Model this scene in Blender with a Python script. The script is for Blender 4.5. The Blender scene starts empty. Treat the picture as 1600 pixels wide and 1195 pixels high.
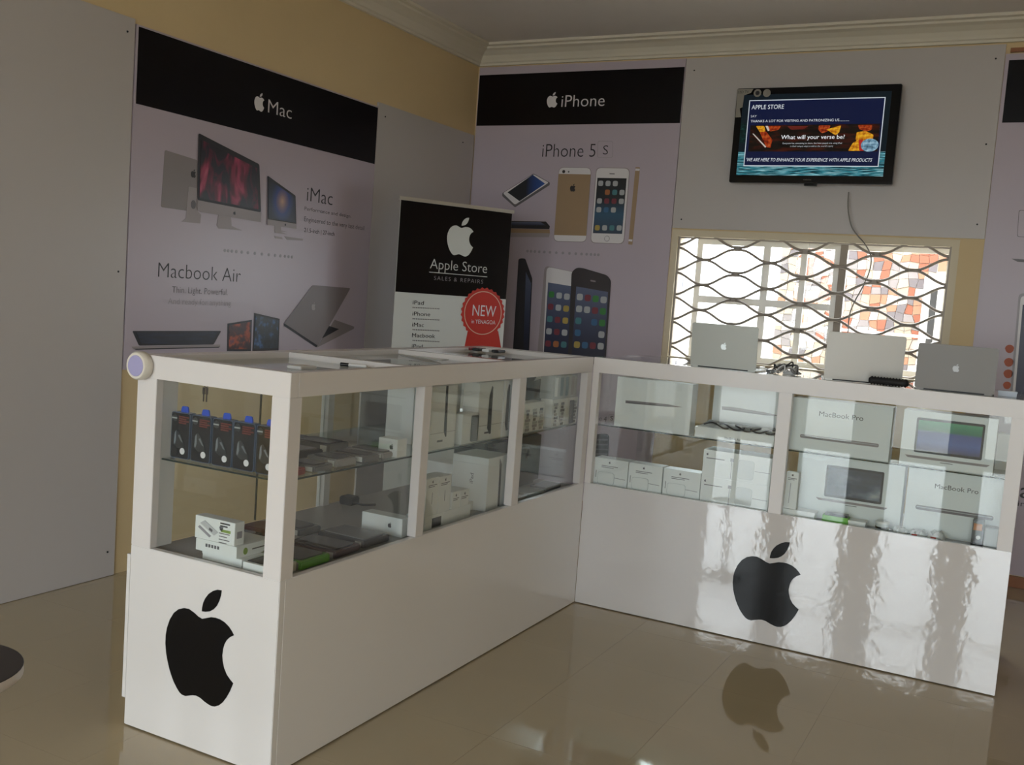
import bpy, bmesh, math, random
from mathutils import Vector, Matrix
rnd = random.Random(7)
S = 1.2                      # one unit below = the display counter's height = 1.2 m
SC = bpy.context.scene
COL = SC.collection

# ------------------------------------------------------------------ camera
FPX, YAW, PITCH, ROLL, HC = 1566.92, -0.4789, -0.0873, 0.0731, 1.2227
fw = Vector((math.sin(YAW)*math.cos(PITCH), math.cos(YAW)*math.cos(PITCH), math.sin(PITCH)))
r0 = Vector((math.cos(YAW), -math.sin(YAW), 0)); u0 = r0.cross(fw)
rt = math.cos(ROLL)*r0 + math.sin(ROLL)*u0
up = math.cos(ROLL)*u0 - math.sin(ROLL)*r0
cd = bpy.data.cameras.new('camera'); cam = bpy.data.objects.new('camera', cd); COL.objects.link(cam)
cd.sensor_width = 36; cd.lens = FPX/1600*36; cd.clip_start = .02; cd.clip_end = 200
cam.matrix_world = Matrix(((rt.x, up.x, -fw.x, 0), (rt.y, up.y, -fw.y, 0), (rt.z, up.z, -fw.z, HC*S), (0, 0, 0, 1)))
SC.camera = cam
CAM = Vector((0, 0, HC))

# ------------------------------------------------------------------ sky, light, exposure
SC.view_settings.view_transform = 'Standard'; SC.view_settings.look = 'None'
SC.view_settings.gamma = 1; SC.view_settings.use_curve_mapping = False
SC.view_settings.exposure = 0.0
wd = bpy.data.worlds.new('world'); SC.world = wd; wd.use_nodes = True
bg = wd.node_tree.nodes['Background']; bg.inputs[0].default_value = (.89, .945, 1, 1); bg.inputs[1].default_value = 10.8
SC.cycles.max_bounces = 12; SC.cycles.diffuse_bounces = 5; SC.cycles.glossy_bounces = 5
SC.cycles.transmission_bounces = 6; SC.cycles.transparent_max_bounces = 32
SC.cycles.sample_clamp_indirect = 8; SC.cycles.caustics_reflective = False; SC.cycles.caustics_refractive = False
XL, YB, ZC, ZT, XR, YF = -3.157, 5.346, 2.574, 2.678, 2.1, -2.5
WX0, WX1, WZ0, WZ1 = -1.852, -.387, .925, 1.645            # back window opening
OPEN = [(-2.95, -2.2), (-1.95, -1.45), (-1.15, -.6), (-.35, .35), (.65, 1.6)]      # glazed openings of the shop front; the last is added to brighten counter sides
OZ0, OZ1 = .03, 2.15
def portal(cx, cy, cz, w, h, rx):
    l = bpy.data.lights.new('daylight_portal', 'AREA'); l.shape = 'RECTANGLE'; l.size = w*S; l.size_y = h*S
    l.cycles.is_portal = True
    o = bpy.data.objects.new('daylight_portal', l); COL.objects.link(o)
    o.location = (cx*S, cy*S, cz*S); o.rotation_euler = (rx, 0, 0)
for a, b in OPEN: portal((a+b)/2, YF-.02, (OZ0+OZ1)/2, b-a, OZ1-OZ0, math.pi/2)
portal((WX0+WX1)/2, YB+.16, (WZ0+WZ1)/2, WX1-WX0, WZ1-WZ0, -math.pi/2)

# ------------------------------------------------------------------ materials
def lin(c):
    if isinstance(c, str):
        c = [int(c[i:i+2], 16)/255 for i in (0, 2, 4)]
        return tuple(x/12.92 if x <= .04045 else ((x+.055)/1.055)**2.4 for x in c)
    return tuple(c)
MATS = {}
def mat(name, col, rough=.5, metal=0, ior=1.45, emit=0, bump=0, bscale=40, var=0, vscale=6, stretch=(1, 1, 1)):
    if name in MATS: return MATS[name]
    m = bpy.data.materials.new(name); m.use_nodes = True; nt = m.node_tree; b = nt.nodes['Principled BSDF']
    c = lin(col)
    b.inputs['Base Color'].default_value = (*c, 1); b.inputs['Roughness'].default_value = rough
    b.inputs['Metallic'].default_value = metal; b.inputs['IOR'].default_value = ior
    if emit:
        b.inputs['Base Color'].default_value = (.01, .01, .01, 1)
        b.inputs['Emission Color'].default_value = (*c, 1); b.inputs['Emission Strength'].default_value = emit; b.inputs['IOR'].default_value = 1.15; b.inputs['Roughness'].default_value = .3
    if bump or var:
        tc = nt.nodes.new('ShaderNodeTexCoord'); mp = nt.nodes.new('ShaderNodeMapping'); mp.inputs['Scale'].default_value = stretch
        nt.links.new(tc.outputs['Object'], mp.inputs[0])
    if var:
        n = nt.nodes.new('ShaderNodeTexNoise'); n.inputs['Scale'].default_value = vscale; n.inputs['Detail'].default_value = 4
        mx = nt.nodes.new('ShaderNodeMix'); mx.data_type = 'RGBA'
        mx.inputs[6].default_value = (*[max(0, x*(1-var)) for x in c], 1); mx.inputs[7].default_value = (*[min(1, x*(1+var)) for x in c], 1)
        nt.links.new(mp.outputs[0], n.inputs['Vector']); nt.links.new(n.outputs[0], mx.inputs[0])
        nt.links.new(mx.outputs[2], b.inputs['Emission Color' if emit else 'Base Color'])
    if bump:
        n = nt.nodes.new('ShaderNodeTexNoise'); n.inputs['Scale'].default_value = bscale; n.inputs['Detail'].default_value = 2
        bp = nt.nodes.new('ShaderNodeBump'); bp.inputs['Strength'].default_value = bump; bp.inputs['Distance'].default_value = .01
        nt.links.new(mp.outputs[0], n.inputs['Vector']); nt.links.new(n.outputs[0], bp.inputs['Height']); nt.links.new(bp.outputs[0], b.inputs['Normal'])
    MATS[name] = m; return m
def blend_mat(name, stops, scale=2, emit=0, kind='noise', rough=.35, stretch=(1, 1, 1), rot=(0, 0, 0), detail=3, dist=0):
    """printed or lit picture: a colour ramp over noise, a gradient or a round gradient"""
    m = bpy.data.materials.new(name); m.use_nodes = True; nt = m.node_tree; b = nt.nodes['Principled BSDF']
    tc = nt.nodes.new('ShaderNodeTexCoord'); mp = nt.nodes.new('ShaderNodeMapping')
    mp.inputs['Scale'].default_value = stretch; mp.inputs['Rotation'].default_value = rot
    nt.links.new(tc.outputs['Generated'], mp.inputs[0])
    cr = nt.nodes.new('ShaderNodeValToRGB'); e = cr.color_ramp.elements
    while len(e) < len(stops): e.new(.5)
    for el, (p, c) in zip(e, stops): el.position = p; el.color = (*lin(c), 1)
    if kind == 'noise':
        n = nt.nodes.new('ShaderNodeTexNoise'); n.inputs['Scale'].default_value = scale; n.inputs['Detail'].default_value = detail; n.inputs['Distortion'].default_value = dist
    else:
        n = nt.nodes.new('ShaderNodeTexGradient'); n.gradient_type = 'SPHERICAL' if kind == 'round' else 'LINEAR'
        if kind == 'round': mp.inputs['Location'].default_value = tuple(-.5*s for s in stretch)
    nt.links.new(mp.outputs[0], n.inputs[0]); nt.links.new(n.outputs[0], cr.inputs[0])
    if emit:
        b.inputs['Base Color'].default_value = (.01, .01, .01, 1); b.inputs['Emission Strength'].default_value = emit; b.inputs['IOR'].default_value = 1.15
        nt.links.new(cr.outputs[0], b.inputs['Emission Color'])
    else: nt.links.new(cr.outputs[0], b.inputs['Base Color'])
    b.inputs['Roughness'].default_value = rough
    return m
def glass_mat(name, tint, ior=1.5, rough=0.0, extra=0.0):
    m = bpy.data.materials.new(name); m.use_nodes = True; nt = m.node_tree; nt.nodes.clear()
    out = nt.nodes.new('ShaderNodeOutputMaterial'); mix = nt.nodes.new('ShaderNodeMixShader')
    t = nt.nodes.new('ShaderNodeBsdfTransparent'); t.inputs[0].default_value = (*tint, 1)
    g = nt.nodes.new('ShaderNodeBsdfGlossy'); g.inputs['Roughness'].default_value = rough
    f = nt.nodes.new('ShaderNodeFresnel'); f.inputs['IOR'].default_value = ior
    gm = nt.nodes.new('ShaderNodeNewGeometry'); mi = nt.nodes.new('ShaderNodeMix'); mi.data_type = 'FLOAT'   # same reflectance on both faces of the sheet
    mi.inputs[2].default_value = ior; mi.inputs[3].default_value = 1/ior
    nt.links.new(gm.outputs['Backfacing'], mi.inputs[0]); nt.links.new(mi.outputs[0], f.inputs['IOR'])
    fac = f.outputs[0]
    if extra:
        a = nt.nodes.new('ShaderNodeMath'); a.operation = 'ADD'; a.use_clamp = True; a.inputs[1].default_value = extra
        nt.links.new(fac, a.inputs[0]); fac = a.outputs[0]
    nt.links.new(fac, mix.inputs[0]); nt.links.new(t.outputs[0], mix.inputs[1]); nt.links.new(g.outputs[0], mix.inputs[2]); nt.links.new(mix.outputs[0], out.inputs[0])
    MATS[name] = m; return m
LAM = mat('white_laminate', (.62, .595, .585), .05, ior=2.0, bump=.055, bscale=18)
LAMN = mat('white_laminate_satin', (.76, .74, .73), .14, ior=1.42)
LAMT = mat('white_laminate_rail', (.74, .71, .70), .25, ior=1.5)
GLASS = glass_mat('counter_glass', (.972, .988, .982))
SHELF = glass_mat('shelf_glass', (.93, .97, .96))
SHEDGE = mat('shelf_edge', (.015, .03, .028), .2)
WPANE = glass_mat('window_glass', (.97, .985, .98))
YEL = mat('yellow_paint', (.70, .545, .31), .6, var=.06, vscale=2, bump=.1, bscale=30)
BOARD = mat('white_board', (.53, .50, .49), .35, bump=.02, bscale=3)
POSTER = mat('poster_vinyl', (.50, .44, .51), .33, bump=.04, bscale=3)
BLK = mat('print_black', (.004, .003, .004), .3, ior=1.3, bump=.05, bscale=4)
INK = mat('ink_black', (.02, .018, .022), .4)
INKG = mat('ink_grey', (.13, .12, .13), .4)
INKW = mat('ink_white', (.75, .73, .75), .4)
INKP = mat('ink_pale_grey', (.33, .31, .34), .4)
CEIL = mat('ceiling_paint', (.74, .71, .69), .8, var=.03)
CORN = mat('cornice_plaster', (.72, .68, .58), .6)
ALU = mat('aluminium', (.62, .62, .60), .38, metal=.85)
SILV = mat('silver_print', (.27, .24, .245), .4)
SILVL = mat('pale_silver_print', (.36, .32, .33), .4)
CARD = mat('white_carton', (.84, .85, .84), .35)
CARDG = mat('grey_carton', (.42, .44, .44), .4)
DARKP = mat('dark_plastic', (.015, .016, .018), .25)
TVB = mat('tv_bezel', (.004, .004, .005), .15, ior=1.3)

# ------------------------------------------------------------------ planes and pixels of the photograph
def ray(px, py): return fw*FPX + rt*(px-800) - up*(py-597.5)
def at(px, py, **k):
    (a, v), = k.items(); i = 'xyz'.index(a); d = ray(px, py); return CAM + d*((v-CAM[i])/d[i])
class Plane:
    """a real surface: a point on it, its horizontal direction and its outward normal"""
    def __init__(s, o, u, n):
        s.o = Vector(o); s.u = Vector(u).normalized(); s.n = Vector(n).normalized(); s.v = s.n.cross(s.u)
    def hit(s, px, py):
        d = ray(px, py); return CAM + d*((s.o-CAM).dot(s.n)/d.dot(s.n))
    def uv(s, px, py): q = s.hit(px, py)-s.o; return (q.dot(s.u), q.dot(s.v))
    def P(s, a, b, l=0): return s.o + s.u*a + s.v*b + s.n*l
def C(crop, pts): return [(crop[0]+x/crop[2], crop[1]+y/crop[2]) for x, y in pts]
C0 = (0, 0, 1); C1 = (190, 40, 3.721); C2 = (190, 320, 3.721); C3 = (600, 290, 3.478); C4 = (720, 60, 3.516); C5 = (1120, 110, 5.161)
C6 = (1000, 340, 2.667); D1 = (900, 550, 4.426); D2 = (1210, 580, 3.985); D3 = (180, 860, 3.568)
E1 = (640, 580, 4.597); E2 = (450, 600, 3.854); E3 = (230, 600, 3.857)

# ------------------------------------------------------------------ mesh helpers
def world_loc(p):
    v = Vector((0, 0, 0))
    while p is not None: v += p.location; p = p.parent
    return v
class MB:
    def __init__(s): s.v = []; s.f = []; s.sm = []
    def add(s, vs, fs, smooth=False):
        n = len(s.v); s.v += [Vector(v) for v in vs]; s.f += [tuple(i+n for i in f) for f in fs]; s.sm += [smooth]*len(fs); return s
    def box(s, x0, x1, y0, y1, z0, z1):
        return s.add([(x, y, z) for z in (z0, z1) for x, y in ((x0, y0), (x1, y0), (x1, y1), (x0, y1))],
                     [(3, 2, 1, 0), (4, 5, 6, 7), (0, 1, 5, 4), (1, 2, 6, 5), (2, 3, 7, 6), (3, 0, 4, 7)])
    def obox(s, o, a, b, c):
        o, a, b, c = map(Vector, (o, a, b, c))
        return s.add([o, o+a, o+a+b, o+b, o+c, o+a+c, o+a+b+c, o+b+c], [(3, 2, 1, 0), (4, 5, 6, 7), (0, 1, 5, 4), (1, 2, 6, 5), (2, 3, 7, 6), (3, 0, 4, 7)])
    def prism(s, pts, d):
        pts = [Vector(p) for p in pts]; d = Vector(d); n = len(pts)
        return s.add(pts+[p+d for p in pts], [tuple(range(n-1, -1, -1)), tuple(range(n, 2*n))]+[(i, (i+1) % n, (i+1) % n+n, i+n) for i in range(n)])
    def tube(s, pts, r, n=6, caps=True):
        pts = [Vector(p) for p in pts]; rings = []; prev = None
        for i, p in enumerate(pts):
            t = (pts[min(i+1, len(pts)-1)]-pts[max(i-1, 0)]).normalized()
            a = (prev - t*prev.dot(t)) if prev else t.orthogonal()
            a = a.normalized() if a.length > 1e-6 else t.orthogonal().normalized(); prev = a; b = t.cross(a)
            rr = r[i] if isinstance(r, (list, tuple)) else r
            rings.append([p+(a*math.cos(q)+b*math.sin(q))*rr for q in [2*math.pi*k/n for k in range(n)]])
        vs = [v for g in rings for v in g]; fs = []
        for i in range(len(pts)-1):
            for k in range(n): fs.append((i*n+k, i*n+(k+1) % n, (i+1)*n+(k+1) % n, (i+1)*n+k))
        s.add(vs, fs, True)
        if caps: s.add(rings[0], [tuple(range(n-1, -1, -1))]); s.add(rings[-1], [tuple(range(n))])
        return s
    def lathe(s, c, prof, axis=(0, 0, 1), n=24):
        c = Vector(c); w = Vector(axis).normalized(); a = w.orthogonal().normalized(); b = w.cross(a)
        vs = [c + w*h + (a*math.cos(q)+b*math.sin(q))*r for r, h in prof for q in [2*math.pi*k/n for k in range(n)]]
        fs = [(i*n+k, i*n+(k+1) % n, (i+1)*n+(k+1) % n, (i+1)*n+k) for i in range(len(prof)-1) for k in range(n)]
        s.add(vs, fs, True)
        s.add(vs[:n], [tuple(range(n-1, -1, -1))]); s.add(vs[-n:], [tuple(range(n))]); return s
    def build(s, name, m, parent=None, bevel=0, origin=None, **props):
        org = world_loc(parent) if parent is not None else None
        if org is None:
            if origin is None:
                org = Vector(((min(v.x for v in s.v)+max(v.x for v in s.v))/2, (min(v.y for v in s.v)+max(v.y for v in s.v))/2, min(v.z for v in s.v)))*S
            else: org = Vector(origin)*S
        me = bpy.data.meshes.new(name); me.from_pydata([v*S-org for v in s.v], [], s.f)
        me.polygons.foreach_set('use_smooth', s.sm)
        bm = bmesh.new(); bm.from_mesh(me)
        bmesh.ops.recalc_face_normals(bm, faces=bm.faces)
        if bevel: bmesh.ops.bevel(bm, geom=[e for e in bm.edges if e.is_manifold and e.calc_face_angle(0) > .5], offset=bevel*S, segments=2, affect='EDGES')
        bm.to_mesh(me); bm.free()
        if m: me.materials.append(m)
        o = bpy.data.objects.new(name, me); COL.objects.link(o)
        if parent is not None: o.parent = parent
        else: o.location = org
        for k, v in props.items(): o[k] = v
        return o
def thing(name, label, cat, loc, group=None):
    o = bpy.data.objects.new(name, None); COL.objects.link(o); o.location = Vector(loc)*S; o.empty_display_size = .05
    o['label'] = label; o['category'] = cat
    if group: o['group'] = group
    return o
def tag(o, label, cat, group=None):
    o['label'] = label; o['category'] = cat
    if group: o['group'] = group
    return o
def struct(o): o['kind'] = 'structure'; return o
def rounded(pts, r, n=4):
    """2D polygon with its corners rounded"""
    out = []; N = len(pts); pts = [Vector((p[0], p[1])) for p in pts]
    for i in range(N):
        p = pts[i]; a = pts[i-1]-p; b = pts[(i+1) % N]-p
        ra = min(r, a.length*.45, b.length*.45); A = p+a.normalized()*ra; B = p+b.normalized()*ra
        for k in range(n+1):
            t = k/n; out.append(tuple((1-t)**2*A+2*t*(1-t)*p+t*t*B))
    return out
LIFT = .0011
def flat(parent, name, pl, pts2, m, k=1, th=.0009, **props):
    """a thin printed or stuck-on piece, in the plane's own coordinates"""
    mb = MB(); l = k*LIFT; mb.prism([pl.P(a, b, l-th) for a, b in pts2], pl.n*th); return mb.build(name, m, parent, **props)
def pic(parent, name, pl, crop, px, m, k=1, rad=0, **props):
    p = [pl.uv(*q) for q in C(crop, px)]
    if rad: p = rounded(p, rad)
    return flat(parent, name, pl, p, m, k, **props)
def bar(a, b, w):
    a = Vector(a); b = Vector(b); d = (b-a).normalized(); n = Vector((-d.y, d.x))*w/2
    return [tuple(a-n), tuple(b-n), tuple(b+n), tuple(a+n)]
def lettering(parent, s, pl, p0, p1, h, m, k=1, thin=0, spacing=1, name='lettering', shear=0, **props):
    """words set on a plane between two baseline points"""
    cu = bpy.data.curves.new('t', 'FONT'); cu.body = s; cu.resolution_u = 3; cu.offset = -thin; cu.space_character = spacing; cu.shear = shear
    to = bpy.data.objects.new('t', cu); COL.objects.link(to); bpy.context.view_layer.update()
    dg = bpy.context.evaluated_depsgraph_get(); me = bpy.data.meshes.new_from_object(to.evaluated_get(dg)); bpy.data.objects.remove(to); bpy.data.curves.remove(cu)
    me.name = name
    xs = [v.co.x for v in me.vertices]; x0, x1 = min(xs), max(xs)
    p0 = Vector(p0); p1 = Vector(p1); w = (p1-p0).length; sx = w/(x1-x0); sy = h/.73; e = (p1-p0).normalized(); g = Vector((-e.y, e.x))
    org = world_loc(parent)
    for v in me.vertices:
        q = p0 + e*((v.co.x-x0)*sx) + g*(v.co.y*sy); v.co = pl.P(q.x, q.y, k*LIFT)*S - org
    me.materials.clear(); me.materials.append(m)
    o = bpy.data.objects.new(name, me); COL.objects.link(o); o.parent = parent
    for kk, v in props.items(): o[kk] = v
    return o
def words(parent, s, pl, crop, a, b, capy, m, k=1, level=True, **kw):
    """a, b: baseline ends in the crop, capy: crop y of the cap line above a"""
    (A, B, T) = [pl.uv(*q) for q in C(crop, [a, b, (a[0], capy)])]
    if level: y = (A[1]+B[1])/2; T = (T[0], T[1]-A[1]+y); A = (A[0], y); B = (B[0], y)
    return lettering(parent, s, pl, A, B, T[1]-A[1], m, k, **kw)

# the apple mark: outline read off the decal on the counter end
_body = [(485, 380), (465, 368), (440, 345), (412, 325), (385, 320), (355, 326), (328, 347), (305, 385), (290, 430), (283, 470), (281, 515), (285, 570), (292, 610), (302, 655), (313, 692), (327, 730),
         (345, 766), (360, 790), (374, 803), (392, 810), (412, 808), (432, 806), (452, 808), (475, 820), (500, 842), (522, 858), (540, 867), (557, 869), (580, 862), (600, 846), (620, 820), (640, 785), (659, 740),
         (640, 717), (622, 690), (608, 655), (600, 618), (598, 585), (602, 550), (610, 522), (622, 500), (640, 483), (663, 472), (652, 450), (636, 425), (612, 400), (585, 383), (560, 374), (535, 371), (508, 376)]
_leaf = [(595, 221), (570, 218), (548, 224), (522, 241), (503, 266), (492, 290), (486, 318), (484, 338), (505, 341), (530, 338), (550, 327), (568, 308), (582, 280), (591, 250)]
def _norm():
    pl = Plane((0, 1.854, 0), (1, 0, 0), (0, -1, 0)); B = [pl.uv(*q) for q in C(D3, _body)]; L = [pl.uv(*q) for q in C(D3, _leaf)]
    y0 = min(p[1] for p in B); y1 = max(p[1] for p in L); x0 = min(p[0] for p in B); x1 = max(p[0] for p in B); h = y1-y0
    f = lambda P: [((a-(x0+x1)/2)/h, (b-y0)/h) for a, b in P]
    return f(B), f(L)
LOGO = _norm()
def logo(parent, pl, cx, y0, h, m, k=1, th=.0009, name='logo', sx=1, **props):
    mb = MB()
    for part in LOGO: mb.prism([pl.P(cx+a*h*sx, y0+b*h, k*LIFT-th) for a, b in part], pl.n*th)
    return mb.build(name, m, parent, **props)
def logo_px(parent, pl, crop, bottom, top, m, k=1, **kw):
    A, B = [pl.uv(*q) for q in C(crop, [bottom, top])]
    return logo(parent, pl, A[0], A[1], B[1]-A[1], m, k, **kw)

# ------------------------------------------------------------------ room shell
def tile_mat():
    m = mat('polished_tile', (.42, .345, .225), .05, ior=1.72, var=.10, vscale=1.3, bump=.012, bscale=4); return m
TILE = tile_mat()
floor = struct(MB().box(XL-.1, XR+.1, YF-.1, YB+.1, -.12, -.0008).build('floor', mat('tile_grout', (.36, .295, .195), .1)))
TP = .3765; tx0 = -.477; ty0 = 3.52; g = .0003
tile_me = None
for i in range(-8, 4):
    for j in range(-9, 6):
        x = tx0+i*TP; y = ty0+j*TP
        if x < XL-TP+.01 or y > YB: continue
        xa, xb, ya, yb = max(x, XL)+g, x+TP-g, y+g, min(y+TP, YB)-g
        if xb-xa < .02 or yb-ya < .02: continue
        full = abs((xb-xa)-(TP-2*g)) < 1e-6 and abs((yb-ya)-(TP-2*g)) < 1e-6
        if full and tile_me:
            o = bpy.data.objects.new('tile', tile_me); COL.objects.link(o); o.parent = floor
            o.location = Vector((xa, ya, 0))*S - floor.location
        else:
            o = MB().box(0, xb-xa, 0, yb-ya, -.0007, 0).build('tile', TILE, origin=(0, 0, 0)); o.parent = floor
            o.location = Vector((xa, ya, 0))*S - floor.location
            if full: tile_me = o.data
xe = tx0+4*TP
struct(MB().box(xe+g, XR, YF, YB, -.0007, 0).build('floor', TILE)); struct(MB().box(XL, xe-g, YF, ty0-9*TP-g, -.0007, 0).build('floor', TILE))
struct(MB().box(XL-.15, XL, YF-.15, YB+.15, -.12, ZT+.1).build('wall_left', YEL))
struct(MB().box(XR, XR+.15, YF-.15, YB+.15, -.12, ZT+.1).build('wall_right', YEL))
T = .15
struct(MB().box(XL, WX0, YB, YB+T, -.12, ZT+.1).box(WX1, XR, YB, YB+T, -.12, ZT+.1).box(WX0, WX1, YB, YB+T, -.12, WZ0).box(WX0, WX1, YB, YB+T, WZ1, ZT+.1).build('wall_back', YEL))
wf = MB().box(XL, XR, YF-T, YF, OZ1, ZT+.1).box(XL, XR, YF-T, YF, -.12, OZ0)
ed = [XL]+[v for o_ in OPEN for v in o_]+[XR]
for i in range(0, len(ed), 2): wf.box(ed[i], ed[i+1], YF-T, YF, OZ0, OZ1)
struct(wf.build('wall_front', YEL))
struct(MB().box(XL-.15, XR+.15, YF-.15, YB+.15, ZT, ZT+.1).build('ceiling', CEIL))
for i, (a, b) in enumerate(OPEN):
    w = struct(MB().box(a, a+.03, YF-.09, YF-.04, OZ0, OZ1).box(b-.03, b, YF-.09, YF-.04, OZ0, OZ1).box(a+.03, b-.03, YF-.09, YF-.04, OZ0, OZ0+.03)
               .box(a+.03, b-.03, YF-.09, YF-.04, OZ1-.03, OZ1).box(a+.03, b-.03, YF-.09, YF-.04, 1.62, 1.65).build('window_%d' % (i+2), ALU))
    MB().box(a+.03, b-.03, YF-.068, YF-.064, OZ0+.03, OZ1-.03).build('pane', WPANE, w)
# cornice: stepped cove profile (distance from wall, height)
prof = [(0, ZC), (.018, ZC), (.02, ZC+.012), (.03, ZC+.016), (.038, ZC+.03), (.055, ZC+.05), (.085, ZC+.068), (.112, ZC+.076), (.116, ZC+.086), (.138, ZC+.09), (.14, ZT), (0, ZT)]
def cornice(name, f, n0, n1):
    mb = MB(); A = [f(d, z, n0) for d, z in prof]; B = [f(d, z, n1) for d, z in prof]; n = len(prof)
    mb.add(A+B, [tuple(range(n-1, -1, -1)), tuple(range(n, 2*n))]+[(i, (i+1) % n, (i+1) % n+n, i+n) for i in range(n)]); return struct(mb.build(name, CORN))
cornice('trim_1', lambda d, z, e: (XL+d, YB-d if e else YF, z), 0, 1)
cornice('trim_2', lambda d, z, e: (XL+d if e else XR, YB-d, z), 0, 1)
WOOD = mat('brown_skirting', (.30, .12, .05), .4, var=.2, vscale=8)
struct(MB().box(XL+.001, XR, YB-.012, YB-.0005, .001, .055).build('baseboard_back', WOOD))

# wall boards
BT = .01
def board(name, label, pl, a0, a1, b0, b1, m, cat='wall panel', loc=None):
    r = thing(name, label, cat, loc or pl.P((a0+a1)/2, b0, 0))
    MB().prism([pl.P(a0, b0, -BT), pl.P(a1, b0, -BT), pl.P(a1, b1, -BT), pl.P(a0, b1, -BT)], pl.n*BT).build('board', m, r); return r
PLL = Plane((XL+BT+.0006, 0, 0), (0, 1, 0), (1, 0, 0))
PLB = Plane((0, YB-BT-.0006, 0), (1, 0, 0), (0, -1, 0))
PLBS = Plane((0, YB-.0005, 0), (1, 0, 0), (0, -1, 0))
def screws(par, pl, pts):
    for a, b in pts:
        MB().lathe(pl.P(a, b, 0), [(.0045, 0), (.0035, .002)], pl.n, 8).build('screw', DARKP, par)
b1_ = board('wall_board', 'plain white wall board beside the computer poster, reaching down to the tiled floor', PLL, .2, 2.755, .002, 2.155, BOARD)
screws(b1_, PLL, [(2.72, 2.1), (2.72, .1), (2.72, 1.2), (1.6, 2.1)])
b2_ = board('wall_board', 'plain white wall board in the room corner behind the roll-up banner', PLL, 4.336, 5.33, .002, 2.163, BOARD)
screws(b2_, PLL, [(4.4, 2.1), (5.2, 2.1)])
b3_ = board('wall_board', 'white wall board above the barred window, carrying the television', PLB, -1.848, -.281, 1.652, 2.565, BOARD)
screws(b3_, PLB, [(-1.8, 2.5), (-.32, 2.5), (-1.8, 1.7), (-.32, 1.72), (-.32, 2.1)])

# --- computer poster
AUR = blend_mat('aurora_print', [(.3, '0e0a10'), (.46, '1a0e1e'), (.56, '6a1430'), (.66, 'a83858'), (.8, 'c87080')], scale=2.2, stretch=(1, 2.2, .7), dist=.8)
GAL = blend_mat('galaxy_print', [(0, '0b0d18'), (.35, '16203c'), (.6, '2c4080'), (.8, '806878'), (1, 'c09880')], kind='round', stretch=(.001, 1.7, 1.2))
NIGHT = blend_mat('night_print', [(.3, '0b0c12'), (.6, '1a2038'), (.8, '3c4a70')], scale=3)
CANYON = blend_mat('canyon_print', [(.3, '15121c'), (.45, '502018'), (.55, 'b04a20'), (.7, '403048')], scale=2.5)
CITY = blend_mat('city_print', [(.3, '121318'), (.5, '24303c'), (.6, '3c6090'), (.75, '80a0c0')], scale=3)
mp_ = board('computer_poster', 'tall lilac poster of desktop computers and thin laptops under a black header', PLL, 2.762, 4.333, .8197, 2.139, POSTER, 'poster')
p = mp_; pl = PLL
flat(p, 'header', pl, [(2.772, 1.8444), (4.331, 1.8444), (4.331, 2.1321), (2.772, 2.1321)], BLK)
logo_px(p, pl, C1, (797, 497), (797, 388), INKW, 2); words(p, 'Mac', pl, C1, (848, 507), (986, 541), 424, INKW, 2, thin=.008)
pic(p, 'picture', pl, C1, [(250, 722), (440, 782), (440, 1085), (228, 1055)], SILV, 1, .01)
pic(p, 'picture', pl, C1, [(388, 935), (436, 945), (440, 1080), (460, 1098), (455, 1150), (345, 1140), (372, 1120)], SILVL, 2)
logo_px(p, pl, C1, (415, 884), (415, 835), INK, 2)
flat(p, 'picture', pl, [(pl.uv(*C(C1, [(415, 1040)])[0])[0]+.013*math.cos(t), pl.uv(*C(C1, [(415, 1040)])[0])[1]+.018*math.sin(t)) for t in [k*math.pi/6 for k in range(12)]], INKG, 3)
pic(p, 'picture', pl, C1, [(562, 1095), (632, 1108), (634, 1165), (700, 1190), (562, 1180), (550, 1160)], SILVL, 2)
pic(p, 'picture', pl, C2, [(562, 50), (632, 66), (637, 122), (696, 150), (566, 132), (552, 115)], SILVL, 3)
pic(p, 'picture', pl, C1, [(443, 624), (797, 806), (806, 1086), (437, 1014)], INK, 4, .01)
pic(p, 'picture', pl, C1, [(458, 662), (780, 828), (790, 1068), (448, 1000)], AUR, 5)
pic(p, 'picture', pl, C1, [(437, 1014), (806, 1086), (804, 1143), (455, 1083), (437, 1070)], SILVL, 5)
logo_px(p, pl, C1, (650, 1099), (650, 1077), INK, 6)
pic(p, 'picture', pl, C1, [(890, 1160), (925, 1166), (925, 1190), (965, 1200), (890, 1196)], SILVL, 2)
pic(p, 'picture', pl, C2, [(888, 120), (922, 128), (926, 158), (962, 172), (888, 162)], SILVL, 3)
pic(p, 'picture', pl, C1, [(845, 872), (1007, 988), (1012, 1155), (845, 1128)], INK, 4, .006)
pic(p, 'picture', pl, C1, [(850, 892), (1001, 998), (1006, 1145), (850, 1118)], GAL, 5)
pic(p, 'picture', pl, C1, [(843, 1125), (1012, 1152), (1012, 1181), (843, 1158)], SILVL, 5)
logo_px(p, pl, C1, (946, 1163), (946, 1150), INK, 6)
pic(p, 'picture', pl, C2, [(885, 180), (930, 188), (934, 200), (890, 194)], SILVL, 3); pic(p, 'picture', pl, C2, [(942, 182), (1052, 198), (1050, 208), (960, 203)], SILVL, 3)
words(p, 'iMac', pl, C1, (1075, 1018), (1224, 1045), 930, INK, 1, thin=.010)
words(p, 'Performance and design.', pl, C2, (1062, 28), (1334, 78), 6, INKG, 1, thin=0)
words(p, 'Engineered to the very last detail', pl, C2, (1060, 97), (1410, 145), 68, INKG, 1, thin=0)
words(p, '21.5-inch | 27-inch', pl, C2, (1060, 158), (1236, 180), 132, INK, 1, thin=0)
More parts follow.
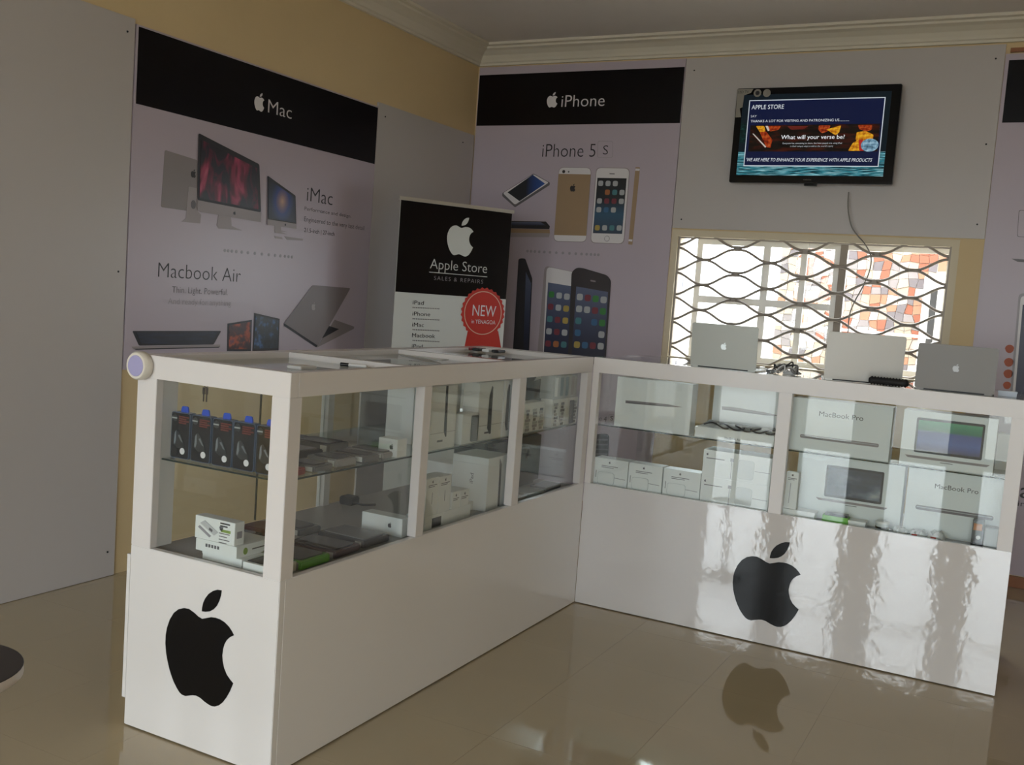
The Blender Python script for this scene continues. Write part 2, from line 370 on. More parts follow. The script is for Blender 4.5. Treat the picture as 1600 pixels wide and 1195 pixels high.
for k in range(14):
    t = (k/13); t = t+.06*math.sin(2*math.pi*t)/1.0*-1
    c = pl.uv(*C(C2, [(600+t*390, 265+t*38)])[0]); flat(p, 'dot', pl, [(c[0]+.0075*math.cos(a), c[1]+.0075*math.sin(a)) for a in [q*math.pi/4 for q in range(8)]], INKP)
words(p, 'Macbook Air', pl, C2, (210, 422), (690, 447), 330, INK, 1, thin=.012)
words(p, 'Thin. Light. Powerful.', pl, C2, (292, 512), (615, 523), 472, INKG, 1, thin=.008)
words(p, 'And ready for anything', pl, C2, (268, 578), (634, 586), 540, INKP, 1, thin=.008)
pic(p, 'picture', pl, C2, [(62, 733), (578, 733), (534, 812), (100, 818)], INK, 1, .006); pic(p, 'picture', pl, C2, [(85, 742), (555, 740), (522, 806), (112, 810)], NIGHT, 2)
pic(p, 'picture', pl, C2, [(55, 824), (572, 812), (570, 828), (70, 840)], SILVL, 2, .004); pic(p, 'picture', pl, C2, [(70, 836), (570, 824), (560, 830), (80, 842)], INK, 3)
pic(p, 'picture', pl, C2, [(615, 690), (757, 668), (751, 852), (612, 850)], INK, 1); pic(p, 'picture', pl, C2, [(624, 700), (748, 680), (744, 838), (622, 838)], CANYON, 2)
pic(p, 'picture', pl, C2, [(770, 628), (918, 662), (912, 846), (760, 852)], INK, 1); pic(p, 'picture', pl, C2, [(778, 642), (910, 672), (904, 832), (768, 836)], CITY, 2)
pic(p, 'picture', pl, C2, [(505, 856), (750, 852), (748, 858), (520, 862)], INKG, 3); pic(p, 'picture', pl, C2, [(762, 852), (1018, 842), (1000, 850), (770, 857)], INKG, 3)
pic(p, 'picture', pl, C2, [(1150, 805), (1238, 668), (1352, 708), (1350, 720), (1138, 828), (1118, 822)], SILV, 1); pic(p, 'picture', pl, C2, [(1160, 778), (1205, 704), (1262, 722)], INK, 2)
pic(p, 'picture', pl, C2, [(1108, 466), (1328, 484), (1138, 818), (942, 688)], mat('laptop_print', (.23, .2, .21), .4), 3, .012)
pic(p, 'picture', pl, C2, [(942, 688), (1138, 816), (1130, 828), (944, 704)], INK, 2); logo_px(p, pl, C2, (1110, 612), (1110, 566), SILVL, 4)

# --- phone poster
GOLD = mat('gold_print', (.36, .25, .15), .4)
IOS = blend_mat('phone_screen_print', [(0, '303c50'), (.35, '2a5470'), (.6, '182028'), (1, '0c0d10')], kind='linear', rot=(0, math.pi/2, 0))
IOS2 = blend_mat('blue_screen_print', [(0, '1a1c30'), (.3, '262c48'), (1, '5a6480')], kind='linear', rot=(0, math.pi/2, 0))
ICON = [mat('icon_'+n, c, .4) for n, c in (('white', 'b0b4b8'), ('blue', '3c6890'), ('red', '7a3440'), ('teal', '4a8088'), ('orange', 'a8683c'), ('dark', '202226'), ('green', '3c8040'), ('yellow', 'b09a50'))]
pp = board('phone_poster', 'tall lilac poster of phones hung between the room corner and the barred window', PLB, -3.144, -1.8515, .06, 2.566, POSTER, 'poster')
p = pp; pl = PLB
flat(p, 'header', pl, [(-3.14, 2.2206), (-1.855, 2.2206), (-1.855, 2.5206), (-3.14, 2.5206)], BLK)
logo_px(p, pl, C4, (500, 380), (500, 296), INKW, 2); words(p, 'iPhone', pl, C4, (552, 377), (789, 372), 308, INKW, 2, thin=.008)
words(p, 'iPhone 5', pl, C4, (446, 652), (738, 650), 576, INK, 1, thin=.010); words(p, 'S', pl, C4, (780, 638), (808, 638), 584, INK, 1, thin=.008)
def frame2(par, pl, pts, w, m, k, rad=0, name='outline'):
    q = [pl.uv(*a) for a in pts]; q = rounded(q, rad) if rad else q; mb = MB(); n = len(q)
    cx = sum(a for a, b in q)/n; cy = sum(b for a, b in q)/n
    s_ = [(cx+(a-cx)*(1-w/max(.01, abs(q[0][0]-cx)+.02)), cy+(b-cy)*(1-w/max(.01, abs(q[0][0]-cx)+.02))) for a, b in q]
    for i in range(n):
        j = (i+1) % n; mb.prism([pl.P(*q[i], k*LIFT-.0009), pl.P(*q[j], k*LIFT-.0009), pl.P(*s_[j], k*LIFT-.0009), pl.P(*s_[i], k*LIFT-.0009)], pl.n*.0009)
    return mb.build(name, m, par)
frame2(p, pl, C(C4, [(752, 564), (836, 564), (835, 655), (750, 655)]), .003, INKP, 1, .012)
pic(p, 'picture', pl, C4, [(228, 850), (400, 742), (490, 792), (488, 806), (298, 928), (228, 866)], INKG, 1, .006); pic(p, 'picture', pl, C4, [(232, 850), (400, 746), (484, 792), (298, 914)], INKW, 2, .012)
pic(p, 'picture', pl, C4, [(258, 846), (396, 749), (464, 798), (324, 894)], blend_mat('lock_screen_print', [(0, '0e0e12'), (.5, '14161e'), (.7, '203c78'), (1, '3058a0')], kind='linear'), 3)
pic(p, 'picture', pl, C4, [(180, 1000), (468, 1006), (490, 1032), (486, 1048), (180, 1040)], INK, 1); pic(p, 'picture', pl, C4, [(180, 1040), (488, 1050), (490, 1070), (180, 1066)], GOLD, 1); pic(p, 'picture', pl, C4, [(180, 1066), (490, 1070), (484, 1092), (180, 1090)], SILVL, 1)
pic(p, 'picture', pl, C4, [(200, 1008), (440, 1010), (466, 1026), (200, 1026)], IOS2, 2)
for (q0, q1) in (((540, 707), (718, 710)),): pass
pic(p, 'picture', pl, C4, [(540, 707), (718, 710), (689, 1120), (510, 1116)], SILV, 1, .03); pic(p, 'picture', pl, C4, [(542, 709), (716, 712), (688, 1117), (512, 1113)], INKW, 2, .03)
pic(p, 'picture', pl, C4, [(538, 744), (714, 748), (690, 1084), (514, 1080)], GOLD, 3); logo_px(p, pl, C4, (615, 842), (615, 800), INK, 4)
def disc(par, pl, crop, c, r, m, k, name='picture'):
    a, b = pl.uv(*C(crop, [c])[0]); return flat(par, name, pl, [(a+r*math.cos(t), b+r*math.sin(t)) for t in [q*math.pi/8 for q in range(16)]], m, k)
disc(p, pl, C4, (567, 732), .0095, INK, 4); disc(p, pl, C4, (594, 733), .005, INKG, 4)
pic(p, 'picture', pl, C4, [(744, 708), (930, 712), (897, 1130), (712, 1124)], SILV, 1, .03); pic(p, 'picture', pl, C4, [(747, 711), (927, 715), (894, 1127), (715, 1121)], INKW, 2, .03)
pic(p, 'picture', pl, C4, [(752, 766), (912, 769), (887, 1074), (727, 1070)], IOS, 3)
def icons(par, pl, crop, tl, tr, bl, br, rows, cols, size, k, seed, name='icon', skip=0):
    R = random.Random(seed)
    for i in range(rows):
        for j in range(cols):
            if R.random() < skip: continue
            u = (j+.5)/cols; v = (i+.5)/rows
            x = (tl[0]*(1-u)+tr[0]*u)*(1-v)+(bl[0]*(1-u)+br[0]*u)*v; y = (tl[1]*(1-u)+tr[1]*u)*(1-v)+(bl[1]*(1-u)+br[1]*u)*v
            a, b = pl.uv(*C(crop, [(x, y)])[0]); h = size/2
            flat(par, name, pl, rounded([(a-h, b-h), (a+h, b-h), (a+h, b+h), (a-h, b+h)], h*.6, 2), R.choice(ICON[:5]+ICON[6:]+ICON[:1]*3), k)
icons(p, pl, C4, (752, 772), (912, 775), (738, 965), (898, 968), 4, 4, .030, 4, 3, skip=.08); icons(p, pl, C4, (733, 1018), (893, 1020), (730, 1062), (890, 1064), 1, 4, .030, 4, 8)
disc(p, pl, C4, (804, 1100), .0165, INKP, 3); disc(p, pl, C4, (804, 1100), .0135, INKW, 4); pic(p, 'picture', pl, C4, [(818, 741), (846, 742), (846, 747), (818, 746)], INKG, 3)
pic(p, 'picture', pl, C4, [(960, 707), (985, 708), (943, 1134), (920, 1131)], GOLD, 1, .005); pic(p, 'picture', pl, C4, [(961, 715), (984, 716), (982, 728), (959, 727)], INKW, 2); pic(p, 'picture', pl, C4, [(924, 1103), (944, 1105), (942, 1116), (922, 1114)], INKW, 2)
for k in range(15):
    t = k/14; t = t-.05*math.sin(2*math.pi*t); c = pl.uv(*C(C3, [(780+t*385, 356+t*20)])[0])
    flat(p, 'dot', pl, [(c[0]+.0085*math.cos(a), c[1]+.0085*math.sin(a)) for a in [q*math.pi/4 for q in range(8)]], INKP)
pic(p, 'picture', pl, C3, [(731, 400), (745, 394), (768, 396), (806, 505), (786, 960), (697, 960)], INK, 1, .01); pic(p, 'picture', pl, C3, [(772, 470), (800, 530), (785, 900), (757, 900)], IOS2, 2)
pic(p, 'picture', pl, C3, [(872, 450), (885, 437), (1040, 470), (1015, 960), (830, 960)], SILVL, 1, .02); pic(p, 'picture', pl, C3, [(885, 440), (1040, 472), (1020, 960), (862, 960)], INKW, 2, .03); pic(p, 'picture', pl, C3, [(893, 526), (1030, 548), (1010, 930), (868, 930)], IOS2, 3)
icons(p, pl, C3, (893, 555), (1060, 580), (870, 890), (1040, 900), 5, 4, .036, 4, 5)
pic(p, 'picture', pl, C3, [(1022, 470), (1048, 446), (1080, 447), (1215, 487), (1236, 515), (1205, 970), (1000, 970)], mat('phone_black_print', (.035, .028, .03), .35), 6, .02)
pic(p, 'picture', pl, C3, [(1048, 548), (1220, 578), (1200, 930), (1022, 930)], IOS2, 7); icons(p, pl, C3, (1048, 570), (1220, 592), (1028, 895), (1200, 905), 5, 4, .038, 8, 12, skip=.1)
pic(p, 'picture', pl, C3, [(1125, 512), (1152, 517), (1152, 525), (1125, 520)], SILV, 7)
words(p, 'iPhone 4', pl, D1, (60, 468), (212, 476), 430, INK, 1, thin=.008); words(p, 'S', pl, D1, (236, 472), (256, 472), 440, INK, 1); frame2(p, pl, C(D1, [(226, 430), (266, 432), (264, 480), (224, 478)]), .003, INKP, 1, .008)
pic(p, 'picture', pl, D1, [(120, 568), (215, 566), (230, 580), (222, 735), (110, 735)], INK, 1, .01)
for k in range(4): pic(p, 'picture', pl, D1, [(130, 600+k*33), (220, 602+k*33), (219, 612+k*33), (129, 610+k*33)], INKG, 2)

# --- third poster at the far side of the window
rp = board('tablet_poster', 'pale poster with black header beyond the yellow strip past the window', PLB, -.2787, 1.0, .06, 2.52, POSTER, 'poster')
p = rp
flat(p, 'header', pl, [(-.262, 2.2), (.998, 2.2), (.998, 2.49), (-.262, 2.49)], BLK)
frame2(p, pl, [(1592, 328), (1640, 330), (1637, 372), (1589, 370)], .003, INKG, 1, .01)
pic(p, 'picture', pl, C0, [(1580, 404), (1640, 408), (1640, 412), (1590, 409)], INKG, 1)
pic(p, 'picture', pl, C0, [(1592, 458), (1690, 462), (1680, 640), (1576, 640)], INKP, 1, .02); pic(p, 'picture', pl, C0, [(1595, 462), (1688, 466), (1678, 640), (1580, 640)], INKW, 2, .02)
pic(p, 'picture', pl, C0, [(1598, 476), (1680, 480), (1672, 640), (1584, 640)], mat('screen_print_dark', (.02, .018, .05), .35), 3)
ORB = mat('orange_print', (.42, .1, .045), .5)
for x, y, s_ in ((1577.5, 545, .02), (1576.3, 566, .021), (1575.4, 584, .021), (1573.5, 602, .018)):
    a, b = pl.uv(x, y); flat(p, 'picture', pl, [(a+s_*math.cos(t)*(1 if math.sin(t) > 0 else .9), b+s_*math.sin(t)) for t in [q*math.pi/10 for q in range(20)]], ORB, 1)
A = pl.uv(1593, 777); lettering(p, 'a', pl, A, (A[0]+.05, A[1]), .08, INK, 1); A = pl.uv(1590, 790); lettering(p, 'in', pl, A, (A[0]+.032, A[1]), .028, INK, 1)
MB().box(-.26, .3, YB-.02, YB-.0005, 2.526, 2.545).build('batten', WOOD, p)

# ------------------------------------------------------------------ window, grille, outside
CREAM = mat('cream_frame', (.70, .62, .46), .5)
WHT = mat('white_window_metal', (.80, .80, .78), .4)
w1 = struct(MB().box(WX0, WX0+.035, YB+.005, YB+T, WZ0, WZ1).box(WX1-.035, WX1, YB+.005, YB+T, WZ0, WZ1).box(WX0+.035, WX1-.035, YB+.005, YB+T, WZ1-.035, WZ1).box(WX0+.035, WX1-.035, YB-.01, YB+T, WZ0, WZ0+.022).build('window_1', CREAM))
yw = YB+.115
def sash(name, x0, x1, z0, z1, y, t=.022, mull=(), rail=None):
    f = MB(); d = .018
    f.box(x0, x0+t, y, y+d, z0, z1).box(x1-t, x1, y, y+d, z0, z1).box(x0+t, x1-t, y, y+d, z0, z0+t).box(x0+t, x1-t, y, y+d, z1-t, z1)
    o = f.build(name, WHT, w1)
    cuts = [x0+t]+[v for m_ in mull for v in (m_-t*.6, m_+t*.6)]+[x1-t]
    for m_ in mull: MB().box(m_-t*.6, m_+t*.6, y+.002, y+d-.002, z0+t, z1-t).build('mullion', WHT, o)
    for i in range(0, len(cuts), 2):
        if rail: MB().box(cuts[i], cuts[i+1], y+.002, y+d-.002, rail-t*.6, rail+t*.6).build('glazing_bar', WHT, o)
    MB().box(x0+t, x1-t, y+d/2-.002, y+d/2, z0+t, z1-t).build('pane', WPANE, o)
    return o
zt_, zb_ = WZ1-.035, WZ0+.022
sash('sash', -1.735, -1.13, zb_, zt_, yw, .032, (-1.345,), 1.275)
sash('sash', -1.165, -.965, zb_, zt_, yw+.02, .028, (), 1.275)
MB().box(-.962, -.925, yw-.005, yw+.03, zb_, zt_).build('mullion', mat('dark_window_metal', (.22, .19, .16), .5), w1)
MB().box(-.445, -.422, yw, yw+.02, zb_, zt_).build('mullion', WHT, w1)
MB().box(-.925, -.445, yw, yw+.02, zt_-.03, zt_).build('head_rail', WHT, w1); MB().box(-.925, -.445, yw, yw+.02, zb_, zb_+.035).build('sill_rail', WHT, w1)
GR = mat('grille_iron', (.36, .32, .28), .5, metal=.1)
gr = thing('window_grille', 'wavy iron burglar bars with clamped joints across the window', 'window grille', ((WX0+WX1)/2, YB+.03, WZ0))
gy = YB+.03; gx0, gP = -1.839, .357
def wave(x, base, sgn):
    ph = ((x-gx0)/gP) % 1.0; q = abs(ph-.5)*2      # 1 at a joint, 0 at mid
    q = min(1, max(0, (1-q-.10)/.86)); w = .5-.5*math.cos(math.pi*q); return base+sgn*(.0068+.0600*w)
for r_ in range(5):
    base = 1.556-.1372*r_
    for sgn in (1, -1):
        x_a, x_b = -1.816, -.422; n = 84
        pts = [(x_a+(x_b-x_a)*i/n, gy, wave(x_a+(x_b-x_a)*i/n, base, sgn)) for i in range(n+1)]
        if min(q[2] for q in pts) < WZ0+.02: pts = [(a, b, max(c, WZ0+.024)) for a, b, c in pts]
        MB().tube(pts, .0072, 6).build('wavy_bar', GR, gr)
    for k in range(1, 4):
        x = gx0+gP*k; MB().box(x-.013, x+.013, gy-.009, gy+.009, base-.012, base+.012).build('clamp_collar', GR, gr, bevel=.002)
MB().box(-1.817, -1.807, gy-.008, gy+.008, WZ0+.022, WZ1-.036).build('side_bar', GR, gr); MB().box(-.432, -.422, gy-.008, gy+.008, WZ0+.022, WZ1-.036).build('side_bar', GR, gr)
MB().box(-1.806, -.433, gy-.006, gy+.006, WZ1-.045, WZ1-.037).build('top_bar', GR, gr)
# outside ground
GND = mat('pale_concrete', (.42, .40, .37), .8, var=.1)
struct(MB().box(-14, 10, YB+.4, 20, -.3, -.15).build('ground', GND)); struct(MB().box(-14, 12, -22, YF-.16, -.2, -.03).build('ground', GND))
# stone clad house outside
PLAS = mat('white_plaster', (.75, .74, .72), .8)
STN = [mat('stone_'+n, c, .75, var=.15, vscale=5) for n, c in (('cream', (.22, .18, .14)), ('white', (.27, .24, .22)), ('orange', (.17, .055, .03)), ('pale_orange', (.21, .10, .06)), ('grey', (.085, .075, .08)), ('pale_grey', (.14, .125, .125)))]
hs = thing('stone_clad_house', 'house wall outside the window clad in orange, grey and cream stones', 'building', (-1.3, 8.6, -.15))
MB().box(-2.0, .3, 8.6, 9.2, -.15, 2.6).build('wall', PLAS, hs)
MB().box(-.84, .3, 8.50, 8.5995, -.15, 1.60).build('pier', mat('white_render', (.8, .78, .75), .8), hs)
for xa, xb in ((-.785, -.735), (-.69, -.65)):
    f_ = MB().box(xa, xb, 8.485, 8.4995, .3, 1.5).build('window', DARKP, hs)
MB().tube([(-2.0, 8.42, 1.14), (.3, 8.42, 1.115)], .011, 8).build('pipe', PLAS, hs)
sw = .068
nx = 18; nz = 18; J = {}
for i in range(nx+1):
    for j in range(nz+1): J[i, j] = (-1.99+i*sw+(rnd.uniform(-.014, .014) if 0 < i < nx else 0), .62+j*sw+rnd.uniform(-.014, .014))
for i in range(nx):
    for j in range(nz):
        q = [J[i, j], J[i+1, j], J[i+1, j+1], J[i, j+1]]; cx = sum(a for a, b in q)/4; cz = sum(b for a, b in q)/4
        q = [(cx+(a-cx)*.95, cz+(b-cz)*.95) for a, b in q]; d = rnd.uniform(.012, .026)
        m_ = rnd.choices(STN, (5, 4, 4, 3, 2.2, 3))[0]
        MB().prism([(a, 8.6, b) for a, b in q], (0, -d, 0)).build('stone', m_, hs)
for i in range(9):
    for j in range(2):
        x = -.76+i*.11; z = 1.645+j*.09
        MB().prism([(x+rnd.uniform(0, .01), 8.6, z), (x+.104, 8.6, z+rnd.uniform(0, .01)), (x+.102, 8.6, z+.094), (x, 8.6, z+.092)], (0, -.02, 0)).build('stone', rnd.choice(STN), hs)
fn = tag(MB().box(-4.2, -2.02, 8.7, 8.8, -.15, 1.22).box(-4.22, -2.0, 8.68, 8.82, 1.22, 1.26).build('boundary_wall', PLAS), 'low boundary wall outside, whitened in place of its overexposed stones, running away from the stone house', 'wall')  # plain white replaces stone cladding: overexposure put into the wall's colour
fb = thing('far_building', 'distant white building with small dark windows seen past the window edge', 'building', (-5, 14.6, -.15))
MB().box(-6.2, -4.25, 14.2, 15.5, -.15, 1.78).build('wall', PLAS, fb)
for px_, py_ in ((1063, 442), (1056, 484), (1056, 497), (1064, 495), (1050, 520)):
    c = at(px_, py_, y=14.2); f_ = MB().box(c.x-.05, c.x+.05, 14.17, 14.1995, c.z-.055, c.z+.055).build('window', mat('far_window', (.08, .08, .09), .3), fb)
    MB().box(c.x-.006, c.x+.006, 14.16, 14.1695, c.z-.055, c.z+.055).build('glazing_bar', PLAS, f_)

# ------------------------------------------------------------------ television
TY = 5.255; PT = Plane((0, TY, 0), (1, 0, 0), (0, -1, 0))
tv = thing('television', 'black flat screen television on the wall board, showing a navy slide', 'television', (-1.12, YB-.0115, 1.9))
T0 = PT.uv(1152, 137); T1 = PT.uv(1410, 132); T2 = PT.uv(1393, 290); T3 = PT.uv(1139, 283)
tx0_, tx1_ = (T0[0]+T3[0])/2, (T1[0]+T2[0])/2; tz1, tz0 = (T0[1]+T1[1])/2, (T2[1]+T3[1])/2
MB().box(tx0_, tx1_, TY, TY+.04, tz0, tz1).build('housing', TVB, tv, bevel=.004)
MB().box(-1.3, -.95, TY+.0405, YB-.0115, 2.02, 2.26).build('wall_bracket', DARKP, tv)
MB().box(-1.14, -1.08, TY+.005, TY+.03, tz0-.012, tz0-.0005).build('sensor', TVB, tv)
def em(n, c, s=1, **k): return mat('lit_'+n, c, emit=s, **k)
WATER = blend_mat('lit_water', [(.36, '041014'), (.48, '0c3c48'), (.56, '2f98a8'), (.64, 'b8e4e8')], scale=7, emit=.9, stretch=(1.2, 1, 9), detail=4, dist=.6)
ST = lambda *p_: [PT.uv(*q) for q in C(C5, p_)]
sx0 = (ST((160, 850))[0][0]+ST((222, 210))[0][0])/2-.004; sx1 = (ST((1350, 850))[0][0]+ST((1385, 215))[0][0])/2+.004
szb = (ST((158, 848))[0][1]+ST((1350, 852))[0][1])/2; szt = (ST((222, 185))[0][1]+ST((1390, 180))[0][1])/2
R_ = lambda a, b, c, d: [(a, c), (b, c), (b, d), (a, d)]
wz = ST((1340, 630))[0][1]
flat(tv, 'screen', PT, R_(sx0, sx1, szb, szt), em('dark', (.004, .008, .012)), 1)
flat(tv, 'picture', PT, R_(sx0+.001, sx1-.001, szb+.001, wz-.015), WATER, 2)
flat(tv, 'picture', PT, R_(sx0+.001, sx0+.07, wz+.03, wz+.13), blend_mat('lit_green_glow', [(.3, '04080a'), (.55, '0c2a28'), (.8, '2c6a60')], scale=3, emit=.6, stretch=(1, 1, 4)), 2)
a0_ = (ST((265, 245))[0][0]+ST((215, 775))[0][0])/2; a1_ = (ST((1362, 218))[0][0]+ST((1305, 775))[0][0])/2; c0_ = (ST((215, 775))[0][1]+ST((1305, 775))[0][1])/2; c1_ = (ST((265, 240))[0][1]+ST((1362, 218))[0][1])/2
flat(tv, 'slide_border', PT, R_(a0_, a1_, c0_, c1_), em('white', (.55, .6, .65)), 3)
flat(tv, 'slide', PT, R_(a0_+.004, a1_-.004, c0_+.004, c1_-.004), em('navy', (.004, .007, .034)), 4)
LW = em('lettering', (.62, .66, .7))
words(tv, 'APPLE STORE', PT, C5, (282, 318), (543, 308), 282, LW, 5); words(tv, 'SAY', PT, C5, (275, 381), (322, 379), 362, LW, 5, thin=.01)
words(tv, 'THANKS A LOT FOR VISITING AND PATRONIZING US............', PT, C5, (275, 420), (1068, 410), 400, LW, 5)
words(tv, "'WE ARE HERE TO ENHANCE YOUR EXPERIENCE WITH APPLE PRODUCTS", PT, C5, (240, 736), (1253, 736), 708, LW, 5, shear=.25)
A_, B_, = ST((262, 440))[0], ST((1318, 655))[0]
flat(tv, 'picture', PT, R_(a0_+.018, a1_-.012, B_[1], A_[1]-.003), blend_mat('lit_crowd', [(.3, '070504'), (.5, '18100a'), (.62, '3a1208'), (.75, '401c10')], scale=6, emit=.8), 5)
YO = blend_mat('lit_yellow_cloth', [(.3, '8a3c08'), (.5, 'd89018'), (.7, 'f0c030')], scale=4, emit=.8); OR = blend_mat('lit_orange_cloth', [(.3, '3a0c06'), (.5, 'a83410'), (.75, 'd07030')], scale=4, emit=.7)
BL = blend_mat('lit_drum', [(.3, '304858'), (.5, '7098b0'), (.7, 'b0d0e0')], scale=4, emit=.8)
def tp(px_, m_, k, rad=.006): return pic(tv, 'picture', PT, C5, px_, m_, k, rad)
tp([(318, 450), (385, 450), (395, 495), (350, 500)], YO, 6); tp([(345, 490), (400, 495), (450, 560), (435, 625), (400, 620)], OR, 6); tp([(410, 450), (520, 450), (500, 480), (430, 495)], OR, 6); tp([(395, 450), (415, 450), (428, 485), (415, 492)], em('pale', (.5, .45, .4)), 7, 0)
tp([(290, 512), (300, 512), (402, 618), (392, 624)], em('pale', (.5, .45, .4)), 7, 0)
tp([(825, 445), (920, 445), (900, 490), (850, 510), (820, 480)], OR, 6); tp([(885, 478), (1005, 445), (990, 500), (960, 525)], YO, 7)
tp([(570, 450), (740, 450), (700, 475), (600, 480)], em('deep_red', (.1, .012, .008)), 6)
tp([(1140, 442), (1255, 442), (1250, 480), (1210, 495), (1150, 475)], OR, 6); tp([(1130, 500), (1200, 490), (1265, 520), (1255, 580), (1160, 600), (1120, 560)], YO, 6); tp([(1060, 650), (1100, 585), (1150, 560), (1165, 650)], YO, 7); tp([(1145, 560), (1180, 560), (1190, 650), (1150, 650)], em('red', (.35, .02, .015)), 8)
c = ST((1235, 605))[0]; flat(tv, 'picture', PT, [(c[0]+.042*math.cos(t), c[1]+.032*math.sin(t)) for t in [q*math.pi/10 for q in range(20)]], BL, 9)
words(tv, 'What will your verse be?', PT, C5, (522, 556), (1033, 555), 522, em('bright', (.85, .87, .9)), 10)
words(tv, 'Everyone has something to share. See how people are using iPad', PT, C5, (535, 596), (1010, 595), 583, LW, 10, thin=.01); words(tv, 'in their unique ways to add to the world\'s story', PT, C5, (596, 619), (940, 619), 606, LW, 10, thin=.01)
STK = mat('sticker_grey', (.30, .28, .24), .4)
pic(tv, 'sticker', PT, C5, [(172, 155), (300, 152), (280, 185), (225, 205), (212, 300), (190, 310), (200, 380), (155, 382), (165, 250)], STK, 11); words(tv, 'LED TV', PT, C5, (176, 190), (262, 186), 168, INK, 12)
disc(tv, PT, C5, (333, 186), .02, STK, 11, 'sticker'); disc(tv, PT, C5, (333, 186), .011, INK, 12, 'sticker'); disc(tv, PT, C5, (408, 186), .02, STK, 11, 'sticker')
words(tv, 'SAMSUNG', PT, C5, (697, 886), (760, 886), 878, STK, 2)
# thin wire from the television down past the window
wp = [at(x, y, y=5.30) for x, y in ((1326, 300), (1325, 325), (1330, 352), (1340, 368), (1352, 382), (1361, 402), (1358, 425), (1348, 448), (1336, 470), (1328, 490), (1325, 520), (1326, 580))]
def spline(P, n=6):
    P = [Vector(q) for q in P]; out = []
    for i in range(len(P)-1):
        a, b, c, d = P[max(i-1, 0)], P[i], P[i+1], P[min(i+2, len(P)-1)]
        for k in range(n):
            t = k/n; out.append(.5*((2*b)+(c-a)*t+(2*a-5*b+4*c-d)*t*t+(3*b-a-3*c+d)*t**3))
    return out+[P[-1]]
tag(MB().tube(spline(wp), .0034, 6).build('wire', mat('grey_wire', (.25, .24, .22), .5)), 'thin grey wire dangling from under the television across the window', 'wire')

# ------------------------------------------------------------------ roll-up banner
BLp, BRp = Vector((-2.9, 4.229, 0)), Vector((-2.571, 4.805, 0)); bw = (BRp-BLp).length; bu = (BRp-BLp)/bw; bn = Vector((bu.y, -bu.x, 0))
bt = thing('rollup_banner', 'black and white roll-up banner with a red rosette standing behind the counter', 'banner', (BLp+BRp)/2)
PB = Plane(BLp+bn*.004, bu, bn)
BANW = mat('banner_white', (.62, .64, .62), .45)
MB().prism([PB.P(0, .06, -.003), PB.P(bw, .06, -.003), PB.P(bw, 1.662, -.003), PB.P(0, 1.662, -.003)], bn*.003).build('banner_sheet', BANW, bt)
MB().prism([PB.P(-.01, 1.655, -.008), PB.P(bw+.01, 1.655, -.008), PB.P(bw+.01, 1.672, -.008), PB.P(-.01, 1.672, -.008)], bn*.014).build('top_rail', ALU, bt)
MB().prism([PB.P(-.02, .0, -.06), PB.P(bw+.02, .0, -.06), PB.P(bw+.02, .06, -.05), PB.P(-.02, .06, -.05)], bn*.11).build('base', ALU, bt, bevel=.006)
MB().tube([PB.P(bw/2, .06, -.012), PB.P(bw/2, 1.655, -.012)], .007, 8).build('pole', ALU, bt)
zbl = (PB.uv(*C(C3, [(78, 583)])[0])[1]+PB.uv(*C(C3, [(675, 613)])[0])[1])/2
flat(bt, 'header', PB, R_(.001, bw-.001, zbl, 1.654), BLK, 1)
logo_px(bt, PB, C3, (408, 382), (408, 168), BANW, 2)
words(bt, 'Apple Store', PB, C3, (248, 456), (558, 470), 398, BANW, 2, thin=.01)
ua, ub = PB.uv(*C(C3, [(245, 471)])[0]), PB.uv(*C(C3, [(560, 494)])[0]); flat(bt, 'rule', PB, bar((ua[0], (ua[1]+ub[1])/2), (ub[0], (ua[1]+ub[1])/2), .0035), BANW, 2)
words(bt, 'SALES & REPAIRS', PB, C3, (270, 515), (537, 529), 492, INKP, 2, spacing=1.25, thin=.01)
for t_, y_, x1_ in (('iPad', 645, 215), ('iPhone', 706, 250), ('iMac', 765, 216), ('Macbook', 824, 277), ('iPod', 882, 210)):
    words(bt, t_, PB, C3, (155-(y_-645)*.02, y_), (x1_, y_+3), y_-23, INK, 1, thin=0)
    if t_ != 'iPod':
        for k in range(16):
            q = PB.uv(*C(C3, [(158+k*9.3, y_+17+k*.45)])[0]); flat(bt, 'dot', PB, R_(q[0]-.003, q[0]+.003, q[1]-.0025, q[1]+.0025), INKG, 1)
RED = mat('rosette_red', (.50, .03, .02), .4)
c = PB.uv(*C(C3, [(537, 692)])[0]); rv = PB.uv(*C(C3, [(537, 552)])[0])[1]-c[1]
pic(bt, 'ribbon_tail', PB, C3, [(455, 790), (620, 790), (650, 960), (420, 960)], RED, 1)
flat(bt, 'rosette', PB, [(c[0]+rv*(1 if k % 2 else .94)*math.cos(math.pi*k/28), c[1]+rv*(1 if k % 2 else .94)*math.sin(math.pi*k/28)) for k in range(56)], RED, 2)
mb = MB()
for k in range(40):
    a, b = 2*math.pi*k/40, 2*math.pi*(k+1)/40
    mb.prism([PB.P(c[0]+r*math.cos(t), c[1]+r*math.sin(t), 3*LIFT-.0009) for r, t in ((rv*.82, a), (rv*.82, b), (rv*.85, b), (rv*.85, a))], bn*.0009)
mb.build('ring', mat('rosette_cream', (.7, .5, .38), .4), bt)
words(bt, 'NEW', PB, C3, (478, 706), (605, 712), 643, INKW, 3, thin=0); words(bt, 'in YENAGOA', PB, C3, (473, 747), (603, 754), 724, INKW, 3, thin=0)

